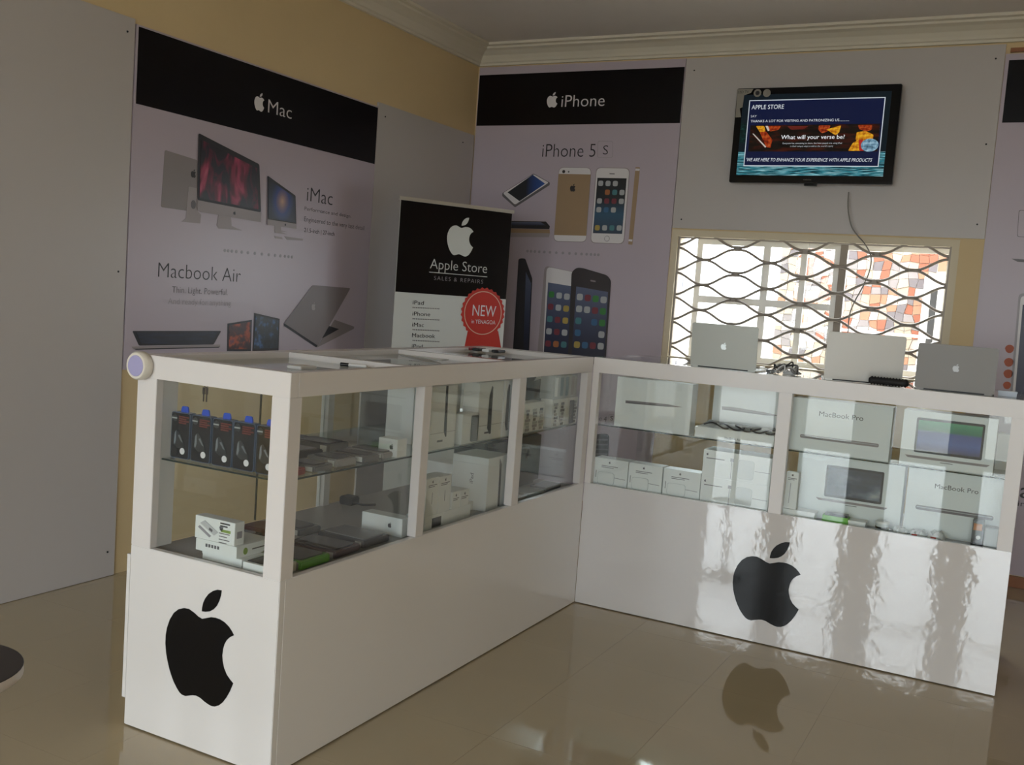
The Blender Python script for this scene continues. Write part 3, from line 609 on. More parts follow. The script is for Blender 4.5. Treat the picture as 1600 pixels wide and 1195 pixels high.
# ------------------------------------------------------------------ display counters
ZO0, ZO1, ZS = .495, .940, .73
XA, XB_, YA, YJ, YE, XE = -2.058, -1.5508, 1.8542, 3.6766, 4.184, -.0055
t_ = .02
def pane(par, *b, name='glass_pane', m=None): return MB().box(*b).build(name, m or GLASS, par)
def shelf(par, x0, x1, y0, y1, z):
    o = MB().box(x0, x1, y0, y1, z-.0035, z+.0025).build('shelf', SHELF, par)
    return o
def shelf_edge(par, pts, z):
    MB().tube([(a, b, z-.0005) for a, b in pts], .0026, 4).build('shelf_edge', SHEDGE, par)
YN = 3.6755
ca = thing('display_counter', 'long white glass-topped display counter whose end with a big apple mark is nearest', 'counter', ((XA+XB_)/2, (YA+YN)/2, 0))
# lower carcass: end panel and long front panel
MB().box(XA, XB_, YA, YA+t_, .004, ZO0).build('end_panel', LAMN, ca, bevel=.0015)
MB().box(XB_-t_, XB_, YA+t_+.0005, YN, .004, ZO0).build('front_panel', LAMN, ca, bevel=.0015)
MB().box(XA, XA+t_, YA+t_+.0005, YN, .004, ZO0-.03).build('back_panel', LAMN, ca)
MB().box(XA-.012, XA-.0005, YA+.0005, YA+t_, .076, .467).build('sliding_door_edge', LAMN, ca)
for xx, yy in ((XA+.045, YA+.03), (XB_-.03, YA+.5), (XB_-.03, YA+1.2), (XA+.03, YN-.05)): MB().lathe((xx, yy, 0), [(.008, 0), (.008, .0038)], n=10).build('foot', DARKP, ca)
MB().box(XA+t_, XB_-t_-.0005, YA+t_+.0005, YN-t_, ZO0-.028, ZO0-.012).build('case_floor', mat('case_floor_grey', (.36, .34, .34), .3), ca)
# end frame
MB().box(XA, -1.989, YA, YA+.075, ZO0+.0002, ZO1).build('post', LAMT, ca, bevel=.0012)
MB().box(-1.606, XB_, YA, YA+.046, ZO0+.0002, ZO1).build('post', LAMT, ca, bevel=.0012)
MB().box(XA, XB_, YA, YA+.03, ZO1+.0002, .9998).build('top_rail', LAMT, ca, bevel=.0012)
MB().box(XB_-.03, XB_, YA+.0305, YN, ZO1+.0002, .9998).build('top_rail', LAMT, ca, bevel=.0012)
MB().box(XA, XA+.055, YA+.0305, YN, ZO1+.0002, .9998).build('top_rail', LAMT, ca, bevel=.0012)
for a, b in ((2.445, 2.486), (3.047, 3.097), (3.629, 3.674)):
    MB().box(XB_-.030, XB_, a, b, ZO0+.0002, ZO1).build('post', LAMT, ca, bevel=.0012)
for a in (2.62, 3.629): MB().box(XA, XA+.03, a, a+.03, ZO0-.028, ZO1).build('post', LAMT, ca)
for a in (2.378, 2.965, 3.60): MB().box(XA+.056, XB_-.0305, a, a+.03, ZO1+.008, .9998).build('crossbar', LAMT, ca)
ZG = .983
for a, b in ((YA+.031, 2.3775), (2.4085, 2.9645), (2.9955, 3.5995), (3.6305, YN-.001)): MB().box(XA+.0555, XB_-.0305, a, b, ZG-.005, ZG).build('top_glass', GLASS, ca)
for a, b in ((1.9005, 2.4445), (2.4865, 3.0465), (3.0975, 3.6285)): pane(ca, XB_-.034, XB_-.0305, a, b+.02, ZO0-.011, ZO1)
pane(ca, -1.9885, -1.6065, YA+.022, YA+.0255, ZO0-.011, ZO1)
xm = XA+.012
for a, b, o_ in ((1.93, 2.62, 0), (2.60, 3.16, .006), (3.14, 3.655, 0)): pane(ca, xm+o_, xm+o_+.0035, a, b, ZO0-.011, ZO1, name='sliding_glass')
xk = at(350, 640, x=xm).y
MB().box(xm-.001, xm+.006, 2.311, 2.3125, ZO0-.01, ZO1).build('glass_edge', SHEDGE, ca)
shelf(ca, XA+.03, XB_-.036, YA+.03, YN-.04, ZS); shelf_edge(ca, [(XA+.03, YA+.029), (-1.587, YA+.029)], ZS); shelf_edge(ca, [(XB_-.036, YA+.05), (XB_-.036, YN-.05)], ZS)
PE = Plane((0, YA, 0), (1, 0, 0), (0, -1, 0)); PR = Plane((0, YJ, 0), (1, 0, 0), (0, -1, 0))
VIN = mat('black_vinyl', (.004, .004, .005), .10, ior=1.36)
xs_ = [PE.uv(*q) for q in C(D3, _body)]; xlf = [PE.uv(*q) for q in C(D3, _leaf)]
lx = (min(a for a, b in xs_)+max(a for a, b in xs_))/2; ly0 = min(b for a, b in xs_); ly1 = max(b for a, b in xlf)
logo(ca, PE, lx, ly0, ly1-ly0, VIN, 1, name='logo_decal')
MB().box(XA+t_+.0005, XB_-t_-.0005, YN-.018, YN, .004, ZO0-.03).build('end_panel', LAMN, ca)
pane(ca, XA+.031, XB_-.035, YN-.006, YN-.0025, ZO0-.011, ZO1, name='end_glass')
MB().box(XA+.0555, XB_-.0305, YN-.025, YN, ZO1+.0002, .9998).build('top_rail', LAMT, ca)
# joining counter
cb = thing('display_counter', 'white display counter across the far side, three open laptops on its top', 'counter', ((XB_+XE)/2, (YJ+YE)/2, 0))
MB().box(XB_+.0005, XE, YJ, YJ+t_, .004, ZO0).build('front_panel', LAM, cb, bevel=.0015)
MB().box(XE-t_, XE, YJ+t_+.0005, YE, .004, ZO0).build('end_panel', LAM, cb); MB().box(XB_+.0005, XE-t_-.0005, YE-t_, YE, .004, ZO0-.03).build('back_panel', LAM, cb)
MB().box(XB_+.0005, XE-t_-.0005, YJ+t_+.0005, YE-t_-.0005, ZO0-.028, ZO0-.012).build('case_floor', MATS['case_floor_grey'], cb)
for a, b in ((XB_+.0005, -1.5235), (-.8135, -.766), (-.0515, XE)): MB().box(a, b, YJ, YJ+.03, ZO0+.0002, ZO1).build('post', LAMT, cb, bevel=.0012)
MB().box(XE-.03, XE, YE-.03, YE, ZO0-.02, ZO1).build('post', LAMT, cb)
MB().box(XB_+.0005, XE, YJ, YJ+.028, ZO1+.0002, .9998).build('top_rail', LAMT, cb, bevel=.0012)
MB().box(XE-.03, XE, YJ+.0285, YE, ZO1+.0002, .993).build('top_rail', LAMT, cb); MB().box(XB_+.0005, XE-.0305, YE-.055, YE, ZO1+.0002, .993).build('top_rail', LAMT, cb)
MB().box(-.805, -.775, YJ+.0285, YE-.056, ZO1+.008, .9935).build('crossbar', LAMT, cb); MB().box(-1.55, -1.52, YJ+.0305, YE-.056, ZO1+.008, .9935).build('crossbar', LAMT, cb)
MB().box(XB_+.002, XE-.002, YJ+.0285, YE, .9945, .9998).build('top_glass', GLASS, cb)
for a, b in ((-1.523, -.814), (-.7655, -.052)): pane(cb, a, b, YJ+.0305, YJ+.034, ZO0-.011, ZO1)
for a, b, o_ in ((-1.52, -1.0, 0), (-1.02, -.5, .006), (-.52, -.04, 0)): pane(cb, a, b, YE-.02+o_, YE-.0165+o_, ZO0-.011, ZO1, name='sliding_glass')
pane(cb, XE-.012, XE-.008, YJ+.031, YE-.031, ZO0-.011, ZO1, name='end_glass')
shelf(cb, XB_+.02, XE-.015, YJ+.036, YE-.03, ZS); shelf_edge(cb, [(-1.523, YJ+.036), (-.813, YJ+.036)], ZS); shelf_edge(cb, [(-.766, YJ+.036), (-.052, YJ+.036)], ZS)
A_, B_ = PR.uv(1203, 975), PR.uv(1217, 845); cl = (PR.uv(1146.5, 900)[0]+PR.uv(1253, 896)[0])/2
logo(cb, PR, cl+.0, A_[1]-.004, B_[1]-A_[1]+.006, VIN, 1, name='logo_decal')
ZF = ZO0-.0118; ZSH = ZS+.0028
# round button on the counter corner
kb = thing('push_button', 'round cream button with a lilac face on the near counter corner', 'button', (-2.045, YA-.03, .93))
MB().lathe((-2.036, YA-.0005, .971), [(.030, 0), (.037, -.004), (.037, -.022), (.033, -.028)], (0, 1, 0), 28).build('body', mat('cream_plastic', (.74, .70, .62), .35), kb)
MB().lathe((-2.036, YA-.0286, .971), [(.0275, 0), (.026, -.0015)], (0, 1, 0), 28).build('lilac_face', mat('lilac_plastic', (.40, .38, .62), .35), kb)

# ------------------------------------------------------------------ goods: builders
def carton(name, label, x0, x1, y0, y1, z0, z1, group=None, m=None, cat='box', lid=False, bev=.0008):
    r = thing(name, label, cat, ((x0+x1)/2, (y0+y1)/2, z0), group)
    if lid:
        zs = z1-(z1-z0)*.35
        MB().box(x0+.0015, x1-.0015, y0+.0015, y1-.0015, z0, zs).build('tray', m or CARD, r); MB().box(x0, x1, y0, y1, zs-.0001, z1).build('lid', m or CARD, r, bevel=bev)
    else: MB().box(x0, x1, y0, y1, z0, z1).build('carton', m or CARD, r, bevel=bev)
    return r
def front(y): return Plane((0, y, 0), (1, 0, 0), (0, -1, 0))
def sidep(x): return Plane((x, 0, 0), (0, 1, 0), (1, 0, 0))
def rpx(crop, tl, tr, y): a, b = [at(*q, y=y) for q in C(crop, [tl, tr])]; return a.x, b.x, (a.z+b.z)/2
def ypx(crop, tl, tr, x): a, b = [at(*q, x=x) for q in C(crop, [tl, tr])]; return a.y, b.y, (a.z+b.z)/2
def lines(par, pl, a, b, n, dz, w, m=INKG, k=1):
    for i in range(n):
        flat(par, 'small_print', pl, bar((a[0], a[1]-i*dz), (a[0]+(b[0]-a[0])*(1-.25*(i % 2)), a[1]-i*dz), w), m, k)
def laptop_side(par, pl, x0, x1, z, th, m=SILV, k=1):
    flat(par, 'picture', pl, rounded([(x0, z-th*.5), (x1, z-th*.5), (x1, z+th*.5), (x0, z+th*.5)], th*.45), m, k)
    flat(par, 'picture', pl, bar((x0+.004, z+th*.1), (x1-.004, z+th*.1), th*.16), CARDG, k+1)
    flat(par, 'picture', pl, bar((x0+.02, z-th*.18), (x0+(x1-x0)*.3, z-th*.18), th*.2), INKG, k+1)

# ---- far counter, upper shelf
yb1 = YJ+.042
x0, x1, z1 = rpx(D1, (290, 155), (815, 215), yb1)
c_ = carton('laptop_box', 'big white carton with a thin laptop edge printed on it, nearest the counter corner', x0, x1-.002, yb1, yb1+.07, ZSH, min(z1, .93), 'laptop cartons in the far counter')
q0, q1 = [at(*q, y=yb1) for q in C(D1, [(342, 342), (738, 380)])]
flat(c_, 'picture', front(yb1), [(q0.x, q0.z+.005), (q0.x+.001, q0.z-.006), (q1.x-.06, q1.z-.006), (q1.x, q1.z-.001), (q1.x-.06, q1.z+.004), (q0.x+.05, q0.z+.007)], SILV, 1)
flat(c_, 'picture', front(yb1), bar((q0.x+.01, q0.z-.003), (q1.x-.03, q1.z-.003), .0022), INKG, 2)
yb2 = YJ+.24; x0, x1, z1 = rpx(D1, (958, 240), (1400, 290), yb2)
c_ = carton('laptop_box', 'big pale carton with a thin laptop edge print, standing behind the flat open carton', x0, x1+.045, yb2, yb2+.07, ZSH, .93, 'laptop cartons in the far counter')
q0, q1 = [at(*q, y=yb2) for q in C(D1, [(1008, 385), (1420, 440)])]
flat(c_, 'picture', front(yb2), [(q0.x, q0.z+.006), (q0.x+.001, q0.z-.007), (q1.x-.06, q1.z-.006), (q1.x, q1.z-.001), (q1.x-.06, q1.z+.005), (q0.x+.05, q0.z+.008)], SILV, 1)
flat(c_, 'picture', front(yb2), bar((q0.x+.01, q0.z-.003), (q1.x-.03, q1.z-.003), .0022), INKG, 2)
x0, x1, z1 = rpx(D1, (828, 530), (1372, 598), yb1)
fx0, fx1 = x0-.004, x1; z1 = ZSH+.04
c_ = carton('flat_laptop_box', 'flat white laptop carton lying on the shelf under crumpled wrap', fx0, fx1, yb1, yb1+.18, ZSH, z1, cat='box', lid=True)
words(c_, 'MacBook Air', front(yb1), D1, (1028, 604), (1138, 612), 588, INK, 1)
WRAP = mat('clear_wrap', (.55, .57, .57), .12); WRAPD = mat('dark_strip', (.04, .04, .045), .3)
wr = thing('crumpled_wrap', 'crumpled clear plastic wrap and dark strips heaped on the flat laptop carton', 'wrapping', ((fx0+fx1)/2, yb1+.06, z1))
R2 = random.Random(3)
def crumple(name, par, x0, x1, y0, y1, z, h, m, nx=14, ny=7, seed=1):
    R = random.Random(seed); vs = []; fs = []
    for top in (1, 0):
        for j in range(ny+1):
            for i in range(nx+1):
                e = min(i, nx-i, j, ny-j); hh = (R.random()*.75+.25)*h*(1 if e > 0 else .15)
                vs.append((x0+(x1-x0)*i/nx+R.uniform(-.2, .2)*(x1-x0)/nx, y0+(y1-y0)*j/ny, z+(hh if top else 0)+.0003))
    N = (nx+1)*(ny+1)
    for j in range(ny):
        for i in range(nx):
            a = j*(nx+1)+i; fs += [(a, a+1, a+nx+2), (a, a+nx+2, a+nx+1), (N+a, N+a+nx+1, N+a+nx+2, N+a+1)]
    for i in range(nx): fs += [(i, N+i, N+i+1, i+1)]; a = ny*(nx+1)+i; fs += [(a, a+1, N+a+1, N+a)]
    for j in range(ny): a = j*(nx+1); fs += [(a, a+nx+1, N+a+nx+1, N+a)]; a += nx; fs += [(a, N+a, N+a+nx+1, a+nx+1)]
    return MB().add(vs, fs).build(name, m, par)
crumple('wrap', wr, fx0+.005, fx1-.005, yb1+.005, yb1+.12, z1, .022, WRAP, seed=5)
for s_ in range(5):
    xa = fx0+.03+s_*.06; pts = [(xa+k*.02, yb1+.012+.01*math.sin(k+s_), z1+.012+.008*math.sin(k*1.1+s_)) for k in range(6)]
    MB().tube(spline(pts, 4), .0035, 5).build('strip', WRAPD, wr)

def adapter_box(label, x0, x1, z0, z1, y, portrait, dep=.07):
    r = carton('adapter_box', label, x0, x1, y, y+dep, z0, z1, 'white charger cartons on the far counter floor'); f = front(y); w, h = x1-x0, z1-z0
    GL = mat('faint_line', (.5, .53, .53), .4)
    if portrait:
        logo(r, f, x0+w*.45, z1-h*.17, .010, INKG, 1); lines(r, f, (x0+w*.22, z1-h*.26), (x0+w*.7, 0), 2, .006, .0022)
        flat(r, 'picture', f, rounded(R_(x0+w*.12, x0+w*.62, z0+h*.08, z0+h*.52), .012), GL, 1); flat(r, 'picture', f, rounded(R_(x0+w*.13, x0+w*.61, z0+h*.09, z0+h*.51), .012), CARD, 2)
        flat(r, 'picture', f, bar((x0+w*.62, z0+h*.36), (x1-w*.06, z0+h*.34), .002), INKP, 1); flat(r, 'picture', f, bar((x0+w*.07, z0+h*.3), (x0+w*.07, z0+h*.55), .002), INKG, 1)
    else:
        logo(r, f, x0+w*.06, z1-h*.2, .010, INKG, 1); lines(r, f, (x0+w*.05, z1-h*.3), (x0+w*.32, 0), 1, .006, .0028)
        flat(r, 'picture', f, rounded(R_(x0+w*.52, x0+w*.76, z0+h*.1, z0+h*.8), .014), GL, 1); flat(r, 'picture', f, rounded(R_(x0+w*.525, x0+w*.755, z0+h*.11, z0+h*.79), .014), mat('adapter_white', (.7, .72, .72), .3), 2)
        flat(r, 'picture', f, bar((x0+w*.43, z0+h*.05), (x0+w*.43, z0+h*.7), .0022), INKP, 1); flat(r, 'picture', f, R_(x0+w*.405, x0+w*.455, z0+h*.68, z0+h*.8), INKP, 1)
        flat(r, 'picture', f, bar((x0+w*.77, z0+h*.45), (x1-.004, z0+h*.44), .002), INKP, 1)
    return r
ya = YJ+.04
for (l, r_, lab) in (((132, 724), (366, 760), 'white charger carton on the case floor, nearest the counter corner'), ((369, 760), (603, 800), 'white charger carton between two like it under the thin laptop carton'), ((610, 800), (868, 843), 'white charger carton beside the pair of wider stacked ones')):
    x0, x1, z1 = rpx(D1, l, r_, ya); adapter_box(lab, x0, x1-.0015, ZF, z1, ya, True)
x0, x1, z1 = rpx(D1, (885, 675), (1358, 733), ya); zm = (ZF+z1)/2
adapter_box('wide white charger carton, upper one of the stacked pair', x0, x1, zm+.0003, z1, ya, False, .12); adapter_box('wide white charger carton, lower one of the stacked pair', x0, x1, ZF, zm, ya, False, .12)
# ---- far counter, second bay
GRN = blend_mat('green_blue_screen_print', [(0, '404060'), (.3, '4a5ca0'), (.62, '3a4c88'), (.7, '1c6a48'), (1, '3a9468')], kind='linear', rot=(0, math.pi/2, 0), stretch=(1, 1, 1))
DSK = blend_mat('grey_galaxy_print', [(.3, '20242e'), (.5, '39404e'), (.62, '646c78'), (.75, '9aa0a0')], scale=1.8)
yc = YJ+.05
CARDB = mat('pale_blue_carton', (.70, .74, .74), .3)
x0, x1, z1 = rpx(D2, (118, 155), (745, 212), yc)
c_ = carton('laptop_box', 'pale laptop carton lettered above a closed laptop edge, on the upper shelf', x0, x1, yc, yc+.09, ZSH, .925, 'laptop cartons in the far counter', CARDB); f = front(yc)
words(c_, 'MacBook Pro', f, D2, (278, 278), (553, 308), 246, INK, 1, thin=0)
a, b = at(*C(D2, [(160, 402)])[0], y=yc), at(*C(D2, [(650, 462)])[0], y=yc); laptop_side(c_, f, a.x, b.x, (a.z+b.z)/2, .013)
x0, x1, z1 = rpx(D2, (812, 222), (1400, 278), yc)
c_ = carton('laptop_box', 'pale laptop carton picturing a laptop with a green and blue screen', x0, x1, yc, yc+.09, ZSH, .925, 'laptop cartons in the far counter', CARDB)
def lap_pic(par, f, crop, tl, br, base_l, base_r, scr):
    A, B = at(*C(crop, [tl])[0], y=f.o.y), at(*C(crop, [br])[0], y=f.o.y); flat(par, 'picture', f, rounded(R_(A.x, B.x, B.z, A.z), .006), INK, 1); m_ = .007
    flat(par, 'picture', f, R_(A.x+m_, B.x-m_, B.z+m_*1.3, A.z-m_*1.2), scr, 2)
    a, b = at(*C(crop, [base_l])[0], y=f.o.y), at(*C(crop, [base_r])[0], y=f.o.y); z = (a.z+b.z)/2
    flat(par, 'picture', f, [(a.x, z+.004), (a.x+.01, z-.004), (b.x-.01, z-.004), (b.x, z+.004)], SILV, 3); flat(par, 'picture', f, bar(((a.x+b.x)/2-.02, z-.010), ((a.x+b.x)/2+.02, z-.010), .002), INKG, 1)
lap_pic(c_, f, D2, (890, 285), (1290, 555), (812, 525), (1342, 590), GRN)
yd = YJ+.12
x0, x1, z1 = rpx(D2, (150, 535), (815, 615), yd)
c_ = carton('laptop_box', 'grey laptop carton picturing a dark star-sky screen, on the case floor', x0, x1, yd, yd+.09, ZF, ZS-.006, 'laptop cartons in the far counter', CARDB); f = front(yd)
lap_pic(c_, f, D2, (328, 580), (665, 830), (258, 790), (705, 856), DSK)
x0, x1, z1 = rpx(D2, (838, 620), (1450, 690), yd)
c_ = carton('laptop_box', 'grey laptop carton lettered above a closed laptop edge, on the case floor', x0, x1, yd, yd+.09, ZF, ZS-.006, 'laptop cartons in the far counter', CARDB)
words(c_, 'MacBook Pro', f, D2, (998, 730), (1270, 762), 700, INK, 1, thin=0)
a, b = at(*C(D2, [(878, 850)])[0], y=yd), at(*C(D2, [(1365, 908)])[0], y=yd); laptop_side(c_, f, a.x, b.x, (a.z+b.z)/2, .016, INKG)
# small goods in front
ye = YJ+.045
x0, x1, z1 = rpx(D2, (78, 625), (155, 635), ye)
c_ = carton('cable_box', 'tall narrow white carton standing beside the divider post of the far counter', x0, x1, ye, ye+.03, ZF+.03, z1); f = front(ye); w = x1-x0
logo(c_, f, (x0+x1)/2, z1-.014, .009, INKG, 1); lines(c_, f, (x0+w*.15, z1-.022), (x1-w*.15, 0), 2, .005, .002); flat(c_, 'picture', f, bar(((x0+x1)/2-.004, z1-.04), ((x0+x1)/2-.006, ZF+.05), .002), INKP, 1)
c_ = carton('flat_white_box', 'low white carton lying under the tall narrow one', x0-.012, x0+.115, ye-.004, ye+.06, ZF, ZF+.029, lid=True)
x0, x1, z1 = rpx(D2, (298, 900), (458, 922), ye)
GREEN = mat('lime_green', (.16, .50, .05), .4)
c_ = carton('lime_phone_case', 'lime green fronted packet in front of the grey laptop cartons', x0, x1, ye, ye+.045, ZF, ZF+.028, m=GREEN, cat='packet'); MB().box(x0+.008, x1-.004, ye+.004, ye+.04, ZF+.0282, ZF+.037).build('dark_insert', DARKP, c_)
x0, x1, z1 = rpx(D2, (460, 900), (590, 915), ye); carton('flat_white_box', 'small pale carton lying between the lime packet and the clear tub', x0, x1-.01, ye+.005, ye+.06, ZF, ZF+.022, lid=True)
cc = at(*C(D2, [(672, 960)])[0], y=ye+.02)
cu_ = thing('clear_tub', 'small round clear plastic tub on the floor of the far counter', 'tub', (cc.x, ye+.02, ZF)); CLR = mat('clear_plastic', (.6, .64, .63), .1)
MB().lathe((cc.x, ye+.02, ZF), [(.019, 0), (.021, .004), (.023, .026), (.0225, .028)], n=20).build('tub', CLR, cu_); MB().lathe((cc.x, ye+.02, ZF+.0282), [(.024, 0), (.024, .006), (.02, .008)], n=20).build('lid', mat('tub_lid', (.72, .73, .72), .3), cu_); MB().lathe((cc.x, ye+.02, ZF+.010), [(.0238, 0), (.0238, .007)], n=20).build('dark_band', DARKP, cu_)
xx = cc.x+.035
for i, (w, h, lab) in enumerate(((.05, .016, 'clear wrapped white packet beside the round tub'), (.055, .012, 'clear wrapped packet with red print, lying mid-row in the far counter'), (.055, .018, 'crumpled clear packet nearest the black and orange carton'))):
    t2 = thing('wrapped_packet', lab, 'packet', (xx+w/2, ye+.03, ZF), 'clear packets in the far counter'); crumple('wrap', t2, xx, xx+w, ye, ye+.07, ZF, h+.012, WRAP, 7, 6, 20+i)
    if i: MB().box(xx+.01, xx+.028, ye-.002, ye-.0005, ZF+.004, ZF+.012).build('red_print', mat('red_ink', (.5, .04, .03), .4), t2)
    xx += w+.006
x0, x1, z1 = rpx(D2, (1238, 925), (1400, 945), ye+.01); bk = carton('adapter_carton', 'small black carton with orange print at the end of the far counter', x0, x0+.035, ye+.01, ye+.05, ZF, z1, m=DARKP); f = front(ye+.01)
flat(bk, 'label', f, R_(x0+.004, x0+.03, z1-.035, z1-.012), mat('orange_ink', (.5, .2, .06), .4), 1); disc(bk, f, C0, C(D2, [(1268, 1035)])[0], .007, CARD, 1)
carton('grey_packet', 'small grey carton lying beside the black and orange one', x0+.04, x1, ye+.01, ye+.06, ZF, z1-.02, m=CARDG)
carton('white_box', 'white carton standing at the very end of the far counter, lower level', -.10, -.052, YJ+.25, YJ+.32, ZF, .66)
carton('white_box', 'white carton standing at the very end of the far counter, upper shelf', -.092, -.05, YJ+.25, YJ+.32, ZSH, .86)

# ---- near counter, end bay: mouse packs
MOUSE = mat('mouse_sheen', (.022, .025, .03), .3); MOUSEL = mat('mouse_highlight', (.20, .22, .24), .3); BLUE = mat('blue_tab', (.02, .08, .55), .4); CLB = mat('blister_rim', (.06, .09, .15), .15); REDI = mat('dark_red_ink', (.14, .018, .014), .4)
yp = YA+.055
edges = [(150, 262, 162, 180), (272, 389, 183, 200), (398, 519, 203, 221), (524, 655, 222, 241), (662, 786, 244, 262)]
labs = ['black mouse blister pack with blue hang tab, closest to the case edge', 'black mouse blister pack, second from the case edge', 'black mouse blister pack in the middle of five', 'black mouse blister pack, fourth in the row of five', 'black mouse blister pack partly behind the corner post']
for (xa, xb, ya_, yb_), lab in zip(edges, labs):
    x0, x1, z1 = rpx(E3, (xa, ya_), (xb, yb_), yp); z0 = ZSH; w = x1-x0; h = z1-z0
    r = thing('mouse_pack', lab, 'mouse pack', ((x0+x1)/2, yp+.012, z0), 'mouse packs on the glass shelf'); f = front(yp)
    MB().prism([(a, yp, b) for a, b in rounded(R_(x0, x1, z0, z1), .007)], (0, .022, 0)).build('blister', CLB, r)
    flat(r, 'card', f, rounded(R_(x0+.0025, x1-.0025, z0+.002, z1-.002), .006), mat('pack_black', (.006, .008, .012), .2), 1)
    hx = x0+w*.56
    MB().prism([(a, yp+.008, b) for a, b in rounded([(hx-.014, z1+.0003), (hx+.014, z1+.0003), (hx+.010, z1+.016), (hx-.010, z1+.016)], .004)], (0, .004, 0)).build('hang_tab', BLUE, r)
    lines(r, f, (x0+w*.42, z1-h*.09), (x1-w*.06, 0), 4, h*.045, h*.03, REDI, 2)
    ax, az = x0+w*.2, z1-h*.13
    flat(r, 'badge', f, [(ax+w*.14*math.cos(t), az+w*.14*math.sin(t)) for t in [q*math.pi/7 for q in range(14)]], MOUSE, 2); flat(r, 'badge', f, bar((ax-w*.13, az), (ax+w*.13, az), .0035), CARDG, 3)
    flat(r, 'picture', f, [(x0+w*.18, z0+h*.3), (x0+w*.24, z0+h*.58), (x0+w*.36, z0+h*.62), (x0+w*.55, z0+h*.52), (x0+w*.72, z0+h*.36), (x0+w*.76, z0+h*.24), (x0+w*.4, z0+h*.22)], MOUSE, 2)
    flat(r, 'picture', f, [(x0+w*.22, z0+h*.33), (x0+w*.24, z0+h*.54), (x0+w*.31, z0+h*.6), (x0+w*.33, z0+h*.4), (x0+w*.27, z0+h*.3)], MOUSEL, 3); flat(r, 'picture', f, [(x0+w*.42, z0+h*.5), (x0+w*.5, z0+h*.52), (x0+w*.68, z0+h*.36), (x0+w*.6, z0+h*.38)], MOUSEL, 3)
    dx, dz = x0+w*.68, z0+h*.17; flat(r, 'round_sticker', f, [(dx+.0085*math.cos(t), dz+.0085*math.sin(t)) for t in [q*math.pi/8 for q in range(16)]], INKW, 3)
# keys in the sliding door lock
kt = at(322, 606, y=2.0); ky = thing('key_bunch', 'small bunch of keys hanging inside the end glass near the top rail', 'keys', (kt.x, 2.0, .90)); KM = mat('key_metal', (.13, .10, .08), .4, metal=.6)
MB().tube([(kt.x+.01*math.cos(t), 2.0, .925+.01*math.sin(t)) for t in [q*math.pi/6 for q in range(13)]], .0014, 5, False).build('key_ring', KM, ky)
for dx in (-.006, .004): MB().box(kt.x+dx-.004, kt.x+dx+.004, 1.998+dx*.1, 2.0+dx*.1, .896, .914).box(kt.x+dx-.0015, kt.x+dx+.0015, 1.998+dx*.1, 2.0+dx*.1, .876, .896).build('key', KM, ky)
# power bank stack
yq = YA+.05
x0, x1, z1 = rpx(E3, (322, 1045), (525, 1120), yq); zb1 = ZF+.022
carton('power_bank_box', 'white printed carton at the bottom of the little stack by the end glass', x0, x1+.02, yq+.004, yq+.12, ZF, zb1, lid=True)
x0b, x1b, _ = rpx(E3, (295, 980), (540, 1045), yq); zb2 = zb1+.031
c_ = carton('power_bank_box', 'white printed carton in the middle of the little stack, green dot on its side', x0b, x1b, yq-.002, yq+.13, zb1+.0003, zb2); f = front(yq-.002)
for k in range(5): flat(c_, 'small_print', f, R_(x0b+.035+k*.010, x0b+.041+k*.010, zb1+.014, zb1+.022), INKG, 1)
sp = sidep(x1b); flat(c_, 'green_dot', sp, [(yq+.03+.008*math.cos(t), zb1+.015+.009*math.sin(t)) for t in [q*math.pi/7 for q in range(14)]], mat('olive_green', (.25, .36, .08), .4), 1); flat(c_, 'small_print', sp, bar((yq+.055, zb1+.016), (yq+.105, zb1+.016), .003), INKG, 1)
x0, x1, z1 = rpx(E3, (292, 785), (530, 842), yq)
c_ = carton('power_bank_box', 'white power bank carton standing upright on top of two flat ones', x0, x1, yq, yq+.035, zb2+.0003, z1, lid=False); f = front(yq); w, h = x1-x0, z1-zb2
flat(c_, 'picture', f, [(x0+w*.08, z1-h*.5), (x0+w*.12, z1-h*.42), (x0+w*.42, z1-h*.78), (x0+w*.38, z1-h*.86)], INKP, 1); flat(c_, 'picture', f, [(x0+w*.14, z1-h*.3), (x0+w*.25, z1-h*.14), (x0+w*.6, z1-h*.55), (x0+w*.5, z1-h*.72)], mat('bank_grey', (.55, .55, .56), .4), 2); flat(c_, 'picture', f, bar((x0+w*.38, z1-h*.46), (x0+w*.46, z1-h*.54), .006), INKG, 3)
lines(c_, f, (x0+w*.64, z1-h*.12), (x0+w*.88, 0), 2, .007, .0035, INK); flat(c_, 'picture', f, [(x0+w*.62, z1-h*.28), (x0+w*.72, z1-h*.28), (x0+w*.70, z1-h*.44), (x0+w*.64, z1-h*.44)], INKG, 1); flat(c_, 'picture', f, R_(x0+w*.66, x0+w*.90, z1-h*.50, z1-h*.38), mat('olive_green', (0, 0, 0)), 1); lines(c_, f, (x0+w*.62, z1-h*.56), (x0+w*.88, 0), 5, .008, .002)
flat(c_, 'bar_code', sidep(x1), R_(yq+.008, yq+.026, zb2+h*.3, zb2+h*.6), INKP, 1)
x0, x1, z1 = rpx(E3, (575, 1108), (700, 1132), yq-.01); c_ = carton('phone_box', 'shallow white carton with a dark lid beside the power bank stack', x0, XB_-.058, yq-.01, yq+.08, ZF, ZF+.024)
MB().box(x0+.006, XB_-.064, yq, yq+.07, ZF+.0242, ZF+.0262).build('dark_lid', DARKP, c_)
x0, x1, z1 = rpx(E3, (570, 960), (700, 940), 2.15)
tag(MB().prism([(a, b, ZF+.0003) for a, b in rounded(R_(x0-.01, x0+.075, 2.155, 2.235), .02)], (0, 0, .03)).build('leather_pouch', mat('maroon_leather', (.10, .02, .02), .4), bevel=.003), 'maroon leather pouch lying behind the power bank stack', 'pouch')
